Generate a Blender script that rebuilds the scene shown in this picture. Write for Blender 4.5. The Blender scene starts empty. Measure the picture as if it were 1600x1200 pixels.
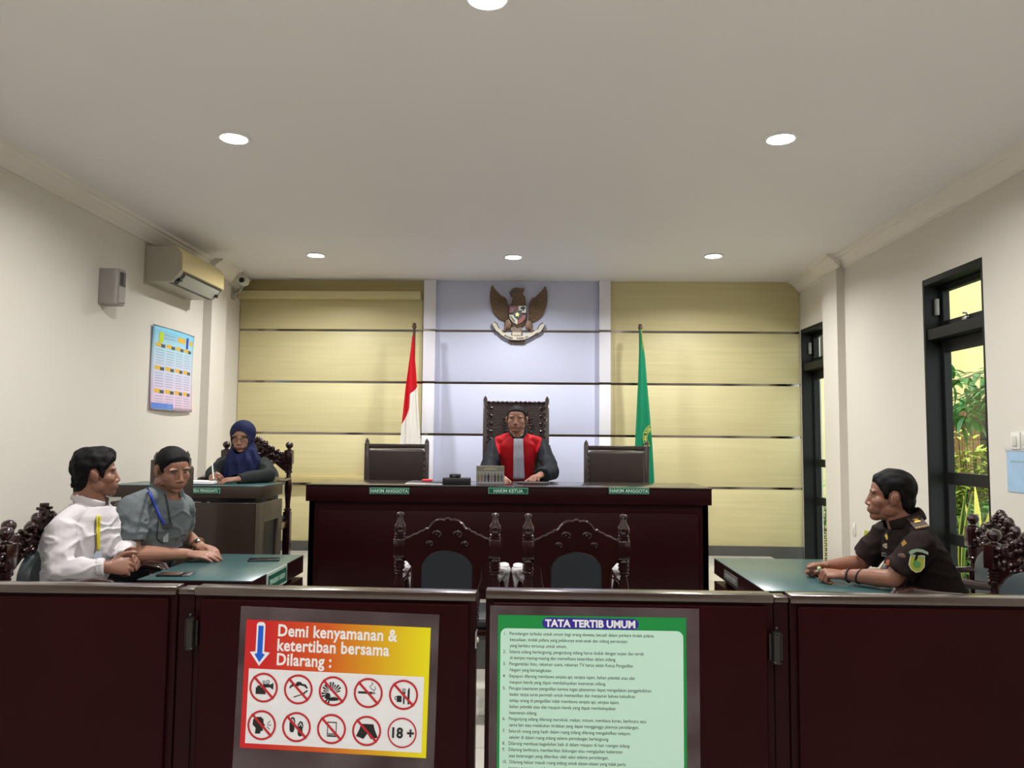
import bpy, bmesh, math, random
import numpy as np
from mathutils import Vector, Matrix, noise
from mathutils.bvhtree import BVHTree
R = math.radians
random.seed(7)
SC = bpy.context.scene
COL = SC.collection
# ------------------------------------------------------------------ camera
F_PX, CAM_H = 1202.0, 1.4
def camera_axes(vx=828.0, vy=686.5, roll=.009):
    # room axes seen from the camera (right, up, forward), from the vanishing point of the room's depth lines
    yd = np.array([(vx-800)/F_PX, -(vy-600)/F_PX, 1.0]); yd /= np.linalg.norm(yd)
    xd = np.array([1.0, -roll, 0.0]); xd -= yd*xd.dot(yd); xd /= np.linalg.norm(xd)
    zd = -np.cross(xd, yd)
    return np.array([xd, yd, zd])
AX = camera_axes()
cam_data = bpy.data.cameras.new('camera'); cam = bpy.data.objects.new('camera', cam_data); COL.objects.link(cam)
cam_data.sensor_width = 36; cam_data.lens = F_PX/1600*36; cam_data.clip_start = .02; cam_data.clip_end = 100
m = Matrix(((AX[0][0], AX[0][1], -AX[0][2], 0), (AX[1][0], AX[1][1], -AX[1][2], 0), (AX[2][0], AX[2][1], -AX[2][2], CAM_H), (0, 0, 0, 1)))
cam.matrix_world = m
SC.camera = cam
def at(px, py, X=None, Y=None, Z=None):
    # the room point on a given plane that a photograph pixel shows (used to measure the room)
    d = AX @ np.array([(px-800)/F_PX, -(py-600)/F_PX, 1.0])
    t = X/d[0] if X is not None else Y/d[1] if Y is not None else (Z-CAM_H)/d[2]
    return Vector((d[0]*t, d[1]*t, CAM_H+d[2]*t))
# ------------------------------------------------------------------ world, exposure
SC.view_settings.view_transform = 'Standard'; SC.view_settings.look = 'None'
SC.view_settings.gamma = 1; SC.view_settings.use_curve_mapping = False
SC.view_settings.exposure = 0.12
w = bpy.data.worlds.new('sky'); SC.world = w; w.use_nodes = True
bg = w.node_tree.nodes['Background']; bg.inputs[0].default_value = (.95, .98, 1, 1); bg.inputs[1].default_value = 2.3
sun_d = bpy.data.lights.new('sun', 'SUN'); sun_d.energy = 3.2; sun_d.angle = R(6); sun_d.color = (1, .96, .86)
sun = bpy.data.objects.new('sun', sun_d); COL.objects.link(sun); sun.rotation_euler = (R(28), R(-12), 0)
CEIL = 2.925
XL, XR, YB, YR = -2.83, 2.57, 7.35, -3.6      # left wall, right wall, back wall, rear wall behind the camera
DAIS = .33
LAMP_COL = (1.0, .985, .965)
DOWNLIGHTS = [(-1.8, 6.3), (-.15, 6.34), (1.5, 6.28), (-1.52, 3.79), (1.25, 3.8), (-.158, 2.55),
              (-1.5, .6), (1.25, .6), (-.15, -.8), (-1.5, -2.2), (1.25, -2.2)]
LAMP_W = [27, 25, 27, 34, 34, 13, 30, 30, 24, 10, 10]
for i, (x, y) in enumerate(DOWNLIGHTS):
    L = bpy.data.lights.new('downlight_lamp', 'AREA'); L.shape = 'DISK'; L.size = .115; L.energy = LAMP_W[i]; L.color = LAMP_COL; L.spread = R(154 if i < 3 else 164)
    o = bpy.data.objects.new('downlight_lamp', L); COL.objects.link(o); o.location = (x, y, CEIL-.004)
# ------------------------------------------------------------------ materials
MATS = {}
def srgb(r, g, b):
    f = lambda c: c/12.92 if c <= .04045 else ((c+.055)/1.055)**2.4
    return (f(r/255), f(g/255), f(b/255), 1)
def mat(name, col, rough=.5, metal=0, spec=.5, coat=0, bump=0, bscale=60, vary=0, vscale=(3, 3, 3), alpha=1, emis=None, estr=0, trans=0, sheen=0, coat_rough=.08):
    if name in MATS: return MATS[name]
    if 'cloth' in name and spec == .5: spec = .12
    M = bpy.data.materials.new(name); M.use_nodes = True; nt = M.node_tree; b = nt.nodes['Principled BSDF']
    I = b.inputs
    I['Base Color'].default_value = col if len(col) == 4 else (*col, 1); I['Roughness'].default_value = rough; I['Metallic'].default_value = metal
    I['Specular IOR Level'].default_value = spec; I['Coat Weight'].default_value = coat; I['Coat Roughness'].default_value = coat_rough
    I['Alpha'].default_value = alpha; I['Transmission Weight'].default_value = trans; I['Sheen Weight'].default_value = 0
    if emis: I['Emission Color'].default_value = (*emis, 1); I['Emission Strength'].default_value = estr
    tc = nt.nodes.new('ShaderNodeTexCoord')
    if vary:
        mp = nt.nodes.new('ShaderNodeMapping'); mp.inputs['Scale'].default_value = vscale; nt.links.new(tc.outputs['Object'], mp.inputs[0])
        n = nt.nodes.new('ShaderNodeTexNoise'); n.inputs['Scale'].default_value = 1; n.inputs['Detail'].default_value = 6; nt.links.new(mp.outputs[0], n.inputs['Vector'])
        mx = nt.nodes.new('ShaderNodeMix'); mx.data_type = 'RGBA'
        c = I['Base Color'].default_value
        mx.inputs[6].default_value = (*[v*(1-vary) for v in c[:3]], 1); mx.inputs[7].default_value = (*[min(1, v*(1+vary)) for v in c[:3]], 1)
        nt.links.new(n.outputs['Fac'], mx.inputs[0]); nt.links.new(mx.outputs[2], I['Base Color'])
    if bump:
        n2 = nt.nodes.new('ShaderNodeTexNoise'); n2.inputs['Scale'].default_value = bscale; n2.inputs['Detail'].default_value = 4
        nt.links.new(tc.outputs['Object'], n2.inputs['Vector'])
        bp = nt.nodes.new('ShaderNodeBump'); bp.inputs['Strength'].default_value = bump; bp.inputs['Distance'].default_value = .01
        nt.links.new(n2.outputs['Fac'], bp.inputs['Height']); nt.links.new(bp.outputs[0], I['Normal'])
    MATS[name] = M
    return M
wall_m = mat('cream wall paint', (.69, .655, .585), .75, spec=.25, bump=.06, bscale=180, vary=.03, vscale=(1.3, 1.3, 1.3))
ceil_m = mat('ceiling paint', (.755, .735, .735), .6, spec=.3, vary=.02)
cornice_m = mat('cornice plaster', (.74, .70, .64), .6)
yellow_m = mat('pale yellow wood laminate', (.655, .585, .32), .5, vary=.13, vscale=(1.2, 1.2, 42))
yellow_shade_m = mat('yellow laminate with painted shade', (.52, .43, .19), .45, vary=.12, vscale=(1.2, 1.2, 42))  # darker laminate copy: shade of recessed band and ledge put into the colour
white_m = mat('white laminate', (.59, .62, .80), .5, vary=.02)
pil_m = mat('white laminate pilaster', (.80, .79, .86), .4)
chrome_m = mat('mirror metal strip', (.32, .29, .26), .12, metal=1)
plinth_m = mat('grey tile plinth', (.085, .085, .078), .35, vary=.1)
tile_base_m = mat('pale tile skirting', (.5, .47, .41), .3)
black_frame_m = mat('black window frame', (.012, .013, .012), .45, spec=.2)
mahog = mat('dark mahogany', (.016, .0020, .0027), .38, spec=.12, vary=.35, vscale=(2, 2, 9))
mahog_red = mat('reddish mahogany panel', (.019, .0014, .0021), .32, spec=.10, vary=.4, vscale=(2.5, 2.5, 2.5), coat_rough=.15)
mahog_cap = mat('polished mahogany cap', (.03, .012, .009), .28, spec=.8, coat=1, coat_rough=.2)
mahog_edge = mat('worn mahogany edge', (.11, .045, .03), .35)
brown_frame = mat('dark brown desk frame', (.035, .024, .017), .4, spec=.4)
carved = mat('carved glossy mahogany', (.020, .005, .005), .2, coat=.5, vary=.3, vscale=(9, 9, 9))
teal_top = mat('teal desk top', (.032, .088, .092), .28, spec=.6, vary=.06)
leather_blk = mat('dark slate leather', (.018, .024, .030), .4, bump=.05, bscale=300)
leather_brn = mat('dark brown leather', (.035, .022, .017), .34, bump=.05, bscale=300)
leather_gry = mat('grey green leather', (.055, .07, .075), .42, bump=.05, bscale=300)
plate_m = mat('green sign plate', (.006, .085, .05), .4, spec=.3)
plate_txt = mat('pale sign lettering', (.42, .58, .48), .5)
plate_edge = mat('pale green sign edge', (.10, .30, .20), .4)
black_pl = mat('black plastic', (.01, .01, .011), .35)
white_pl = mat('white plastic', (.75, .74, .70), .4)
paper_m = mat('white paper', (.85, .85, .86), .8)
steel_m = mat('steel', (.5, .5, .5), .25, metal=1)
gold_m = mat('gold metal', (.75, .5, .13), .3, metal=1)
wrap_m = mat('crinkled clear wrap over the arm', (.62, .60, .62), .2, spec=.8, coat=.5, bump=.9, bscale=38)
# ------------------------------------------------------------------ mesh helpers
def tag(o, label=None, cat=None, group=None, kind=None):
    if label: o['label'] = label
    if cat: o['category'] = cat
    if group: o['group'] = group
    if kind: o['kind'] = kind
    return o
def empty(name, loc, rz=0, label=None, cat=None, group=None):
    o = bpy.data.objects.new(name, None); COL.objects.link(o); o.location = loc; o.rotation_euler = (0, 0, rz)
    o.empty_display_size = .1
    return tag(o, label, cat, group)
class MB:
    def __init__(s): s.bm = bmesh.new()
    def face(s, pts):
        return s.bm.faces.new([s.bm.verts.new(p) for p in pts])
    def box(s, x0, x1, y0, y1, z0, z1, bev=0, mtx=None, seg=2):
        t = bmesh.new(); bmesh.ops.create_cube(t, size=1)
        for v in t.verts: v.co = Vector(((x0+x1)/2+v.co.x*(x1-x0), (y0+y1)/2+v.co.y*(y1-y0), (z0+z1)/2+v.co.z*(z1-z0)))
        if bev: bmesh.ops.bevel(t, geom=list(t.edges), offset=bev, segments=seg, affect='EDGES', profile=.5)
        return s.add(t, mtx)
    def add(s, t, mtx=None):
        if mtx is not None: t.transform(mtx)
        me = bpy.data.meshes.new('tmp'); t.to_mesh(me); t.free(); s.bm.from_mesh(me); bpy.data.meshes.remove(me)
        return s
    def lathe(s, prof, loc=(0, 0, 0), seg=20, mtx=None):
        # prof: list of (radius, z)
        t = bmesh.new(); rings = []
        for r, z in prof:
            rings.append([t.verts.new((r*math.cos(a), r*math.sin(a), z)) for a in [2*math.pi*i/seg for i in range(seg)]])
        for a, b in zip(rings, rings[1:]):
            for i in range(seg): t.faces.new((a[i], a[(i+1) % seg], b[(i+1) % seg], b[i]))
        t.faces.new(rings[0][::-1]); t.faces.new(rings[-1])
        t.transform(Matrix.Translation(loc))
        return s.add(t, mtx)
    def tube(s, pts, rad, seg=10, flat=None, up=None, mtx=None):
        # closed tube along a path; rad number/list; flat = (width factor, height factor)
        pts = [Vector(p) for p in pts]; n = len(pts)
        if not isinstance(rad, (list, tuple)): rad = [rad]*n
        t = bmesh.new(); rings = []; nrm = None
        for i in range(n):
            d = (pts[min(i+1, n-1)]-pts[max(i-1, 0)]).normalized()
            if nrm is None:
                ref = Vector(up) if up else (Vector((0, 0, 1)) if abs(d.z) < .9 else Vector((1, 0, 0)))
                nrm = (ref-d*ref.dot(d)).normalized()
            else:
                nrm = (nrm-d*nrm.dot(d)).normalized()
            bi = d.cross(nrm)
            r = rad[i]; rx, ry = r if isinstance(r, (list, tuple)) else ((r*flat[0], r*flat[1]) if flat else (r, r))
            rings.append([t.verts.new(pts[i]+bi*rx*math.cos(a)+nrm*ry*math.sin(a)) for a in [2*math.pi*k/seg for k in range(seg)]])
        for a, b in zip(rings, rings[1:]):
            for i in range(seg): t.faces.new((a[i], a[(i+1) % seg], b[(i+1) % seg], b[i]))
        t.faces.new(rings[0][::-1]); t.faces.new(rings[-1])
        return s.add(t, mtx)
    def ell(s, c, r, rot=None, seg=14, mtx=None):
        t = bmesh.new(); bmesh.ops.create_uvsphere(t, u_segments=seg, v_segments=max(6, seg*2//3), radius=1)
        M4 = Matrix.Translation(c) @ (rot.to_4x4() if rot else Matrix.Identity(4)) @ Matrix.Diagonal((r[0], r[1], r[2], 1))
        t.transform(M4)
        return s.add(t, mtx)
    def prism(s, poly, z0, z1, mtx=None, bev=0):
        # 2-D outline (x, y) extruded from z0 to z1
        t = bmesh.new(); a = [t.verts.new((x, y, z0)) for x, y in poly]; f = t.faces.new(a)
        r = bmesh.ops.extrude_face_region(t, geom=[f]); vs = [e for e in r['geom'] if isinstance(e, bmesh.types.BMVert)]
        for v in vs: v.co.z = z1
        bmesh.ops.recalc_face_normals(t, faces=t.faces)
        if bev:
            es = [e for e in t.edges if abs(e.verts[0].co.z-z1) < 1e-6 and abs(e.verts[1].co.z-z1) < 1e-6]
            bmesh.ops.bevel(t, geom=es, offset=bev, segments=2, affect='EDGES', profile=.5)
        return s.add(t, mtx)
    def build(s, name, material, parent=None, smooth=35, loc=None, rz=0, label=None, kind=None, bevel=0, recalc=True):
        if recalc: bmesh.ops.recalc_face_normals(s.bm, faces=s.bm.faces)
        me = bpy.data.meshes.new(name); s.bm.to_mesh(me); s.bm.free()
        for mm in (material if isinstance(material, (list, tuple)) else [material]): me.materials.append(mm)
        if smooth:
            me.polygons.foreach_set('use_smooth', [True]*len(me.polygons)); me.set_sharp_from_angle(angle=R(smooth))
        o = bpy.data.objects.new(name, me); COL.objects.link(o)
        if parent: o.parent = parent
        if loc: o.location = loc
        o.rotation_euler = (0, 0, rz)
        if bevel:
            b = o.modifiers.new('bevel', 'BEVEL'); b.width = bevel; b.segments = 2; b.limit_method = 'ANGLE'
        tag(o, label, kind=kind)
        return o
def struct(name, mb, material, **k): return mb.build(name, material, kind='structure', **k)
def copy_tree(o, parent=None):
    c = o.copy(); COL.objects.link(c)
    if parent: c.parent = parent
    for ch in [x for x in bpy.data.objects if x.parent == o]: copy_tree(ch, c)
    return c
XZ = Matrix(((1, 0, 0, 0), (0, 0, -1, 0), (0, 1, 0, 0), (0, 0, 0, 1)))     # outline drawn in x-z, thickness toward -y
def text(name, body, size, material, parent, mtx, bold=0, align='LEFT', extrude=.0004, spacing=1.0, xs=1.0, line=1.0, label=None):
    c = bpy.data.curves.new('txt', 'FONT'); c.body = body; c.size = size; c.align_x = align; c.extrude = extrude; c.offset = bold
    c.space_character = spacing; c.space_line = line; c.resolution_u = 3
    t = bpy.data.objects.new('txt', c); COL.objects.link(t)
    dg = bpy.context.evaluated_depsgraph_get(); me = bpy.data.meshes.new_from_object(t.evaluated_get(dg)); me.name = name
    bpy.data.objects.remove(t); bpy.data.curves.remove(c)
    me.transform(mtx @ Matrix.Diagonal((xs, 1, 1, 1))); me.materials.clear(); me.materials.append(material)
    o = bpy.data.objects.new(name, me); COL.objects.link(o); o.parent = parent
    tag(o, label)
    return o
def T(x, y, z): return Matrix.Translation((x, y, z))
# ------------------------------------------------------------------ the room
b = MB(); b.box(XL-.3, XR+.3, YR-.3, YB+.3, -.2, 0)
floor_m = mat('cream floor tiles', (.60, .57, .50), .18, spec=.5)
nt = floor_m.node_tree; br = nt.nodes.new('ShaderNodeTexBrick'); tc = nt.nodes.new('ShaderNodeTexCoord')
br.offset = 0; br.inputs['Scale'].default_value = 1; br.inputs['Brick Width'].default_value = .4; br.inputs['Row Height'].default_value = .4; br.inputs['Mortar Size'].default_value = .003
br.inputs['Color1'].default_value = (.60, .57, .50, 1); br.inputs['Color2'].default_value = (.57, .545, .48, 1); br.inputs['Mortar'].default_value = (.3, .28, .24, 1)
nt.links.new(tc.outputs['Object'], br.inputs['Vector']); nt.links.new(br.outputs['Color'], nt.nodes['Principled BSDF'].inputs['Base Color'])
struct('floor', b, floor_m)
b = MB(); b.box(XL, 2.25, 4.8, YB-.02, 0, DAIS-.03); struct('dais', b, plinth_m)
b = MB(); b.box(XL, 2.25, 4.79, YB-.02, DAIS-.03, DAIS); struct('dais_floor', b, floor_m)
# ceiling with round holes is read as one slab; the downlights sit just below it
b = MB(); b.box(XL-.3, XR+.3, YR-.3, YB+.3, CEIL, CEIL+.2); struct('ceiling', b, ceil_m)
b = MB(); b.box(XL-.2, XL, YR, YB+.2, 0, CEIL); struct('wall_left', b, wall_m)
D1a, D1b, D2a, D2b, DH = 6.62, 7.338, 4.385, 5.06, 2.462
b = MB()
for y0, y1, z0, z1 in ((YR, D2a, 0, CEIL), (D2b, D1a, 0, CEIL), (D1b, YB+.2, 0, CEIL), (D2a, D2b, DH, CEIL), (D1a, D1b, DH, CEIL)):
    b.box(XR, XR+.17, y0, y1, z0, z1)
struct('wall_right', b, wall_m)
b = MB(); b.box(XL-.2, XR+.2, YB+.03, YB+.2, 0, CEIL); struct('wall_back', b, wall_m)
b = MB(); b.box(XL-.2, XR+.2, YR-.2, YR, 0, CEIL); struct('wall_rear', b, mat('dark rear wall panelling', (.16, .12, .08), .6))
# pilasters on the side walls
b = MB(); b.box(XL, XL+.075, 6.52, 6.84, 0, CEIL); struct('trim_1', b, wall_m)
b = MB(); b.box(XR-.065, XR, 6.3, 6.61, 0, CEIL); struct('trim_2', b, wall_m)
b = MB(); b.box(XR-.075, XR, 6.29, 6.615, 0, .10); b.box(XR-.012, XR, 5.065, 6.29, 0, .10); b.box(XR-.012, XR, YR, 4.38, 0, .10); struct('baseboard_right', b, tile_base_m)
b = MB(); b.box(XL, XL+.012, YR, 4.79, 0, .10); struct('baseboard_left', b, tile_base_m)
# cornices: a stepped profile swept along each side wall, broken round the pilasters
def cornice(name, side, segs):
    b = MB(); prof = [(0, -.105), (.018, -.105), (.022, -.085), (.034, -.078), (.052, -.05), (.075, -.036), (.08, -.024), (.104, -.018), (.112, 0), (0, 0)]
    for y0, y1, off in segs:
        vs = [[b.bm.verts.new(((XL+off+d) if side < 0 else (XR-off-d), y, CEIL+z)) for d, z in prof] for y in (y0, y1)]
        n = len(prof)
        for i in range(n): b.bm.faces.new((vs[0][i], vs[0][(i+1) % n], vs[1][(i+1) % n], vs[1][i]))
        b.bm.faces.new(vs[0]); b.bm.faces.new(vs[1][::-1])
    return struct(name, b, cornice_m)
cornice('trim_3', -1, [(YR, 6.50, 0), (6.45, 6.90, .075), (6.86, YB-.01, 0)])
cornice('trim_4', 1, [(YR, 6.28, 0), (6.22, 6.68, .065), (6.64, YB-.01, 0)])
# back wall cladding: yellow laminate boards between mirror strips, the white centre bay
STRIPS = [2.437, 1.935, 1.439, .958]
levels = [.418]+STRIPS[::-1]+[CEIL]
hs = .011
def boards(x0, x1, y, top, material, name):
    b = MB(); lv = [.418]+[s for s in STRIPS[::-1]]+[top]
    for i in range(len(lv)-1):
        b.box(x0, x1, y, YB+.03, lv[i]+(hs if i else 0), lv[i+1]-(hs if i < len(lv)-2 else 0), bev=.0025)
    return struct(name, b, material)
boards(XL+.005, -1.045, YB-.0, 2.735, yellow_m, 'trim_5')
b = MB(); b.box(XL+.005, -1.03, YB+.012, YB+.03, 2.735, CEIL); struct('trim_6', b, yellow_shade_m)
b = MB(); b.box(XL+.005, -1.06, YB-.10, YB+.03, 2.735, 2.803, bev=.004); struct('trim_7', b, yellow_m)
b = MB(); b.box(XL+.09, -1.3, YB-.07, YB, .972, 1.035, bev=.003); struct('trim_8', b, yellow_shade_m)
boards(.765, 2.566, YB-.0, 2.45+CEIL-2.45, yellow_m, 'trim_9')
boards(-.915, .655, YB+.0, CEIL, white_m, 'trim_10')
boards(-1.03, -.915, YB-.05, CEIL, pil_m, 'trim_11')
boards(.655, .762, YB-.05, CEIL, pil_m, 'trim_12')
for k, z in enumerate(STRIPS):
    b = MB()
    b.box(XL+.005, -1.03, YB+.004, YB+.03, z-hs, z+hs); b.box(.762, 2.564, YB+.004, YB+.03, z-hs, z+hs)
    b.box(-.915, .655, YB+.005, YB+.03, z-hs, z+hs); b.box(-1.03, -.915, YB-.046, YB+.03, z-hs, z+hs); b.box(.655, .762, YB-.046, YB+.03, z-hs, z+hs)
    struct('trim_%d' % (13+k), b, chrome_m)
b = MB(); b.box(XL, XR-.002, YB-.012, YB+.03, 0, .418); struct('baseboard_back', b, plinth_m)
# glazed doors in the right wall
glass_m = bpy.data.materials.new('window glass'); glass_m.use_nodes = True; nt = glass_m.node_tree
for n in list(nt.nodes): nt.nodes.remove(n)
o_ = nt.nodes.new('ShaderNodeOutputMaterial'); mx = nt.nodes.new('ShaderNodeMixShader'); tr = nt.nodes.new('ShaderNodeBsdfTransparent'); gl = nt.nodes.new('ShaderNodeBsdfGlossy')
tr.inputs[0].default_value = (.93, .96, .95, 1); gl.inputs['Roughness'].default_value = .02; mx.inputs[0].default_value = .06
nt.links.new(tr.outputs[0], mx.inputs[1]); nt.links.new(gl.outputs[0], mx.inputs[2]); nt.links.new(mx.outputs[0], o_.inputs[0])
def glazed_door(name, y0, y1, rails, transom):
    root = empty(name, (XR, y0, 0)); root['kind'] = 'structure'
    w_, top = y1-y0, DH
    b = MB(); t0, t1 = .0, .165      # lining fills the wall's thickness
    b.box(t0, t1, .002, .022, 0, top); b.box(t0, t1, w_-.022, w_-.002, 0, top); b.box(t0, t1, .022, w_-.022, top-.04, top-.002)
    b.box(.012, .15, .022, w_-.022, transom-.035, transom+.035)
    b.build('frame', black_frame_m, root, bevel=.003)
    b = MB(); x0, x1 = .10, .14     # the leaf
    b.box(x0, x1, .024, .055, .01, transom-.037); b.box(x0, x1, w_-.055, w_-.024, .01, transom-.037)
    b.box(x0, x1, .055, w_-.055, transom-.115, transom-.037); b.box(x0, x1, .055, w_-.055, .01, .10)
    for z0, z1 in rails: b.box(x0, x1, .055, w_-.055, z0, z1)
    b.build('door_leaf', black_frame_m, root, bevel=.003)
    b = MB(); b.box(.118, .122, .05, w_-.05, .09, transom-.1); b.build('pane', glass_m, root)
    b = MB(); za, zb = transom+.037, top-.042
    b.box(x0, x1, .024, .06, za, zb); b.box(x0, x1, w_-.06, w_-.024, za, zb); b.box(x0, x1, .06, w_-.06, za, za+.05); b.box(x0, x1, .06, w_-.06, zb-.04, zb)
    b.build('transom_sash', black_frame_m, root, bevel=.003)
    b = MB(); b.box(.118, .122, .055, w_-.055, za+.045, zb-.035); b.build('transom_pane', glass_m, root)
    b = MB(); b.box(.075, .102, w_*.5-.03, w_*.5+.03, za+.015, za+.035, bev=.004); b.tube([(.082, w_*.5-.02, za+.03), (.078, w_*.5-.025, za+.055), (.078, w_*.5+.01, za+.06)], .006)
    b.build('latch', steel_m, root)
    b = MB(); b.box(.060, .085, w_-.05, w_-.023, za+.09, za+.20, bev=.006); b.build('stay', mat('pale stay', (.25, .25, .22), .4), root)
    return root
glazed_door('door_1', D1a, D1b, [(1.17, 1.24), (.82, .89)], 2.10)
glazed_door('door_2', D2a, D2b, [(1.14, 1.215), (.76, .83), (.47, .53)], 2.10)
# ------------------------------------------------------------------ downlights
ring_m = mat('white lamp ring', (.8, .8, .8), .3); bulb_m = mat('lit lamp glass', (1, 1, 1), .5, emis=(.86, .90, 1.0), estr=14)
well_m = mat('lamp reflector', (.8, .82, .9), .15, metal=1)
place_names = ['above the left bay of the panelled wall', 'in front of the eagle emblem', 'above the right bay of the panelled wall',
               'left one nearer the camera', 'right one nearer the camera', 'at the top edge of the picture']
for i, (x, y) in enumerate(DOWNLIGHTS[:6]):
    root = empty('downlight', (x, y, CEIL), label='round white recessed ceiling downlight, lit, '+place_names[i], cat='ceiling light', group='recessed downlights in the ceiling')
    b = MB(); t = [(.062, -.001), (.062, -.007), (.068, -.011), (.078, -.009), (.082, -.001)]
    tb = bmesh.new(); rings = []
    for r, z in t: rings.append([tb.verts.new((r*math.cos(a), r*math.sin(a), z)) for a in [math.pi*k/16 for k in range(32)]])
    for a, c in zip(rings, rings[1:]+rings[:1]):
        for k in range(32): tb.faces.new((a[k], a[(k+1) % 32], c[(k+1) % 32], c[k]))
    b.add(tb); b.build('ring', ring_m, root)
    b = MB(); b.lathe([(.001, -.0035), (.06, -.003), (.062, -.001), (.001, -.001)], seg=32); b.build('lamp_glass', bulb_m, root)
# ------------------------------------------------------------------ barrier with two swing gates
RY = 2.42
def panel_board(b, x0, x1, z0, z1):
    pass
def barrier_panel(name, x0, x1, label, cat, loc, rz=0, group=None):
    root = empty(name, loc, rz, label, cat, group)
    b = MB(); b.box(x0, x1, .012, .05, .06, .905); b.build('panel_frame', mahog, root, bevel=.002)
    b = MB(); b.box(x0, x1, 0, .062, .905, .93, bev=.003); b.build('top_cap', mahog_cap, root)
    b = MB(); b.box(x0+.022, x1-.022, -.004, .012, .085, .895, bev=.0035, seg=1); b.build('front_board', [mahog_red], root)
    return root
gate_panels = {}
L0 = barrier_panel('barrier_panel', -1.72, 0, 'fixed dark mahogany barrier panel left of the gates, in front of the men', 'barrier', (-1.103, RY, 0), 0, 'dark wood barrier across the courtroom')
for x_ in (-1.71, -.03): b = MB(); b.box(x_-.02, x_+.02, .012, .05, 0, .06); b.build('foot', mahog, L0)
R0 = barrier_panel('barrier_panel', 0, 1.70, 'fixed dark mahogany barrier panel right of the gates, in front of the officer', 'barrier', (.803, RY, 0), 0, 'dark wood barrier across the courtroom')
for x_ in (1.68, .03): b = MB(); b.box(x_-.02, x_+.02, .012, .05, 0, .06); b.build('foot', mahog, R0)
def gate_post(x0, x1, label):
    root = empty('gate_post', ((x0+x1)/2, RY, 0), 0, label, 'post', 'gate posts of the barrier')
    h = (x1-x0)/2
    b = MB(); b.box(-h+.002, h-.002, .018, .07, 0, .905); b.build('shaft', mahog, root, bevel=.003)
    b = MB(); b.box(-h+.002, h-.002, .01, .076, .905, .922, bev=.003); b.build('cap', mahog_cap, root)
    return root
P1 = gate_post(-1.103, -1.047, 'narrow dark gate post left of the gate with the red poster')
P2 = gate_post(.754, .803, 'narrow dark gate post right of the gate with the green poster')
def hinge(parent, x, y, z):
    b = MB(); b.lathe([(.004, .062), (.006, .058), (.004, .052), (.0145, .047), (.0145, .042), (.012, .040), (.012, -.04), (.0145, -.042), (.0145, -.046), (.004, -.05)], seg=16)
    b.box(-.02, .02, .008, .013, -.04, .04)
    b.build('hinge', mat('dark bronze hinge', (.05, .045, .042), .3, metal=.8), parent, loc=(x, y, z))
gate_l = barrier_panel('swing_gate', 0, .884, 'dark wood swing gate carrying the red and yellow prohibition poster', 'gate', (-1.045, RY, 0), R(-2.2), 'pair of swing gates in the barrier')
gate_r = barrier_panel('swing_gate', -.886, 0, 'dark wood swing gate carrying the green courtroom rules poster', 'gate', (.752, RY, 0), R(-.6), 'pair of swing gates in the barrier')
hinge(gate_l, -.003, -.012, .79); hinge(gate_r, .003, -.012, .775)
b = MB(); b.ell((.891, .006, .79), (.007, .010, .010)); b.box(.884, .888, .0, .03, .765, .815); b.build('latch', steel_m, gate_l)
# ------------------------------------------------------------------ posters on the gates
lam_m = bpy.data.materials.new('laminate film'); lam_m.use_nodes = True; nt = lam_m.node_tree
for n in list(nt.nodes): nt.nodes.remove(n)
o_ = nt.nodes.new('ShaderNodeOutputMaterial'); mx = nt.nodes.new('ShaderNodeMixShader'); tr = nt.nodes.new('ShaderNodeBsdfTransparent'); gl = nt.nodes.new('ShaderNodeBsdfPrincipled')
gl.inputs['Base Color'].default_value = (.30, .25, .27, 1); gl.inputs['Roughness'].default_value = .25; mx.inputs[0].default_value = .15
nz_ = nt.nodes.new('ShaderNodeTexNoise'); nz_.inputs['Scale'].default_value = 5; tcl = nt.nodes.new('ShaderNodeTexCoord'); mrl = nt.nodes.new('ShaderNodeMapRange'); mrl.inputs[1].default_value = .35; mrl.inputs[2].default_value = .7; mrl.inputs[3].default_value = .07; mrl.inputs[4].default_value = .24  # uneven film opacity paints in blotchy glare patches
nt.links.new(tcl.outputs['Object'], nz_.inputs['Vector']); nt.links.new(nz_.outputs['Fac'], mrl.inputs[0]); nt.links.new(mrl.outputs[0], mx.inputs[0])
nt.links.new(tr.outputs[0], mx.inputs[1]); nt.links.new(gl.outputs[0], mx.inputs[2]); nt.links.new(mx.outputs[0], o_.inputs[0])
grad_m = mat('red to yellow poster print', (.8, .1, .02), .4); nt = grad_m.node_tree
tc = nt.nodes.new('ShaderNodeTexCoord'); sx = nt.nodes.new('ShaderNodeSeparateXYZ'); mr = nt.nodes.new('ShaderNodeMapRange'); cr = nt.nodes.new('ShaderNodeValToRGB')
mr.inputs[1].default_value = 0; mr.inputs[2].default_value = .575
e = cr.color_ramp.elements; e[0].position = 0.12; e[0].color = srgb(205, 22, 28); e[1].position = .98; e[1].color = srgb(236, 224, 0)
x_ = cr.color_ramp.elements.new(.45); x_.color = srgb(214, 88, 18); x_ = cr.color_ramp.elements.new(.72); x_.color = srgb(222, 165, 10)
nt.links.new(tc.outputs['Object'], sx.inputs[0]); nt.links.new(sx.outputs[0], mr.inputs[0]); nt.links.new(mr.outputs[0], cr.inputs[0]); nt.links.new(cr.outputs[0], nt.nodes['Principled BSDF'].inputs['Base Color'])
ink = mat('black print', (.008, .008, .01), .5); red_ink = mat('red print', srgb(190, 22, 34), .45); white_ink = mat('white print', (.86, .86, .88), .5)
blue_ink = mat('blue print', srgb(0, 90, 215), .45); navy_ink = mat('dark blue print', srgb(45, 25, 150), .45); green_ink = mat('green print', srgb(0, 140, 62), .45); mint_ink = mat('mint print', srgb(198, 236, 220), .5)
purple_ink = mat('purple outline print', srgb(70, 40, 150), .5)
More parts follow.
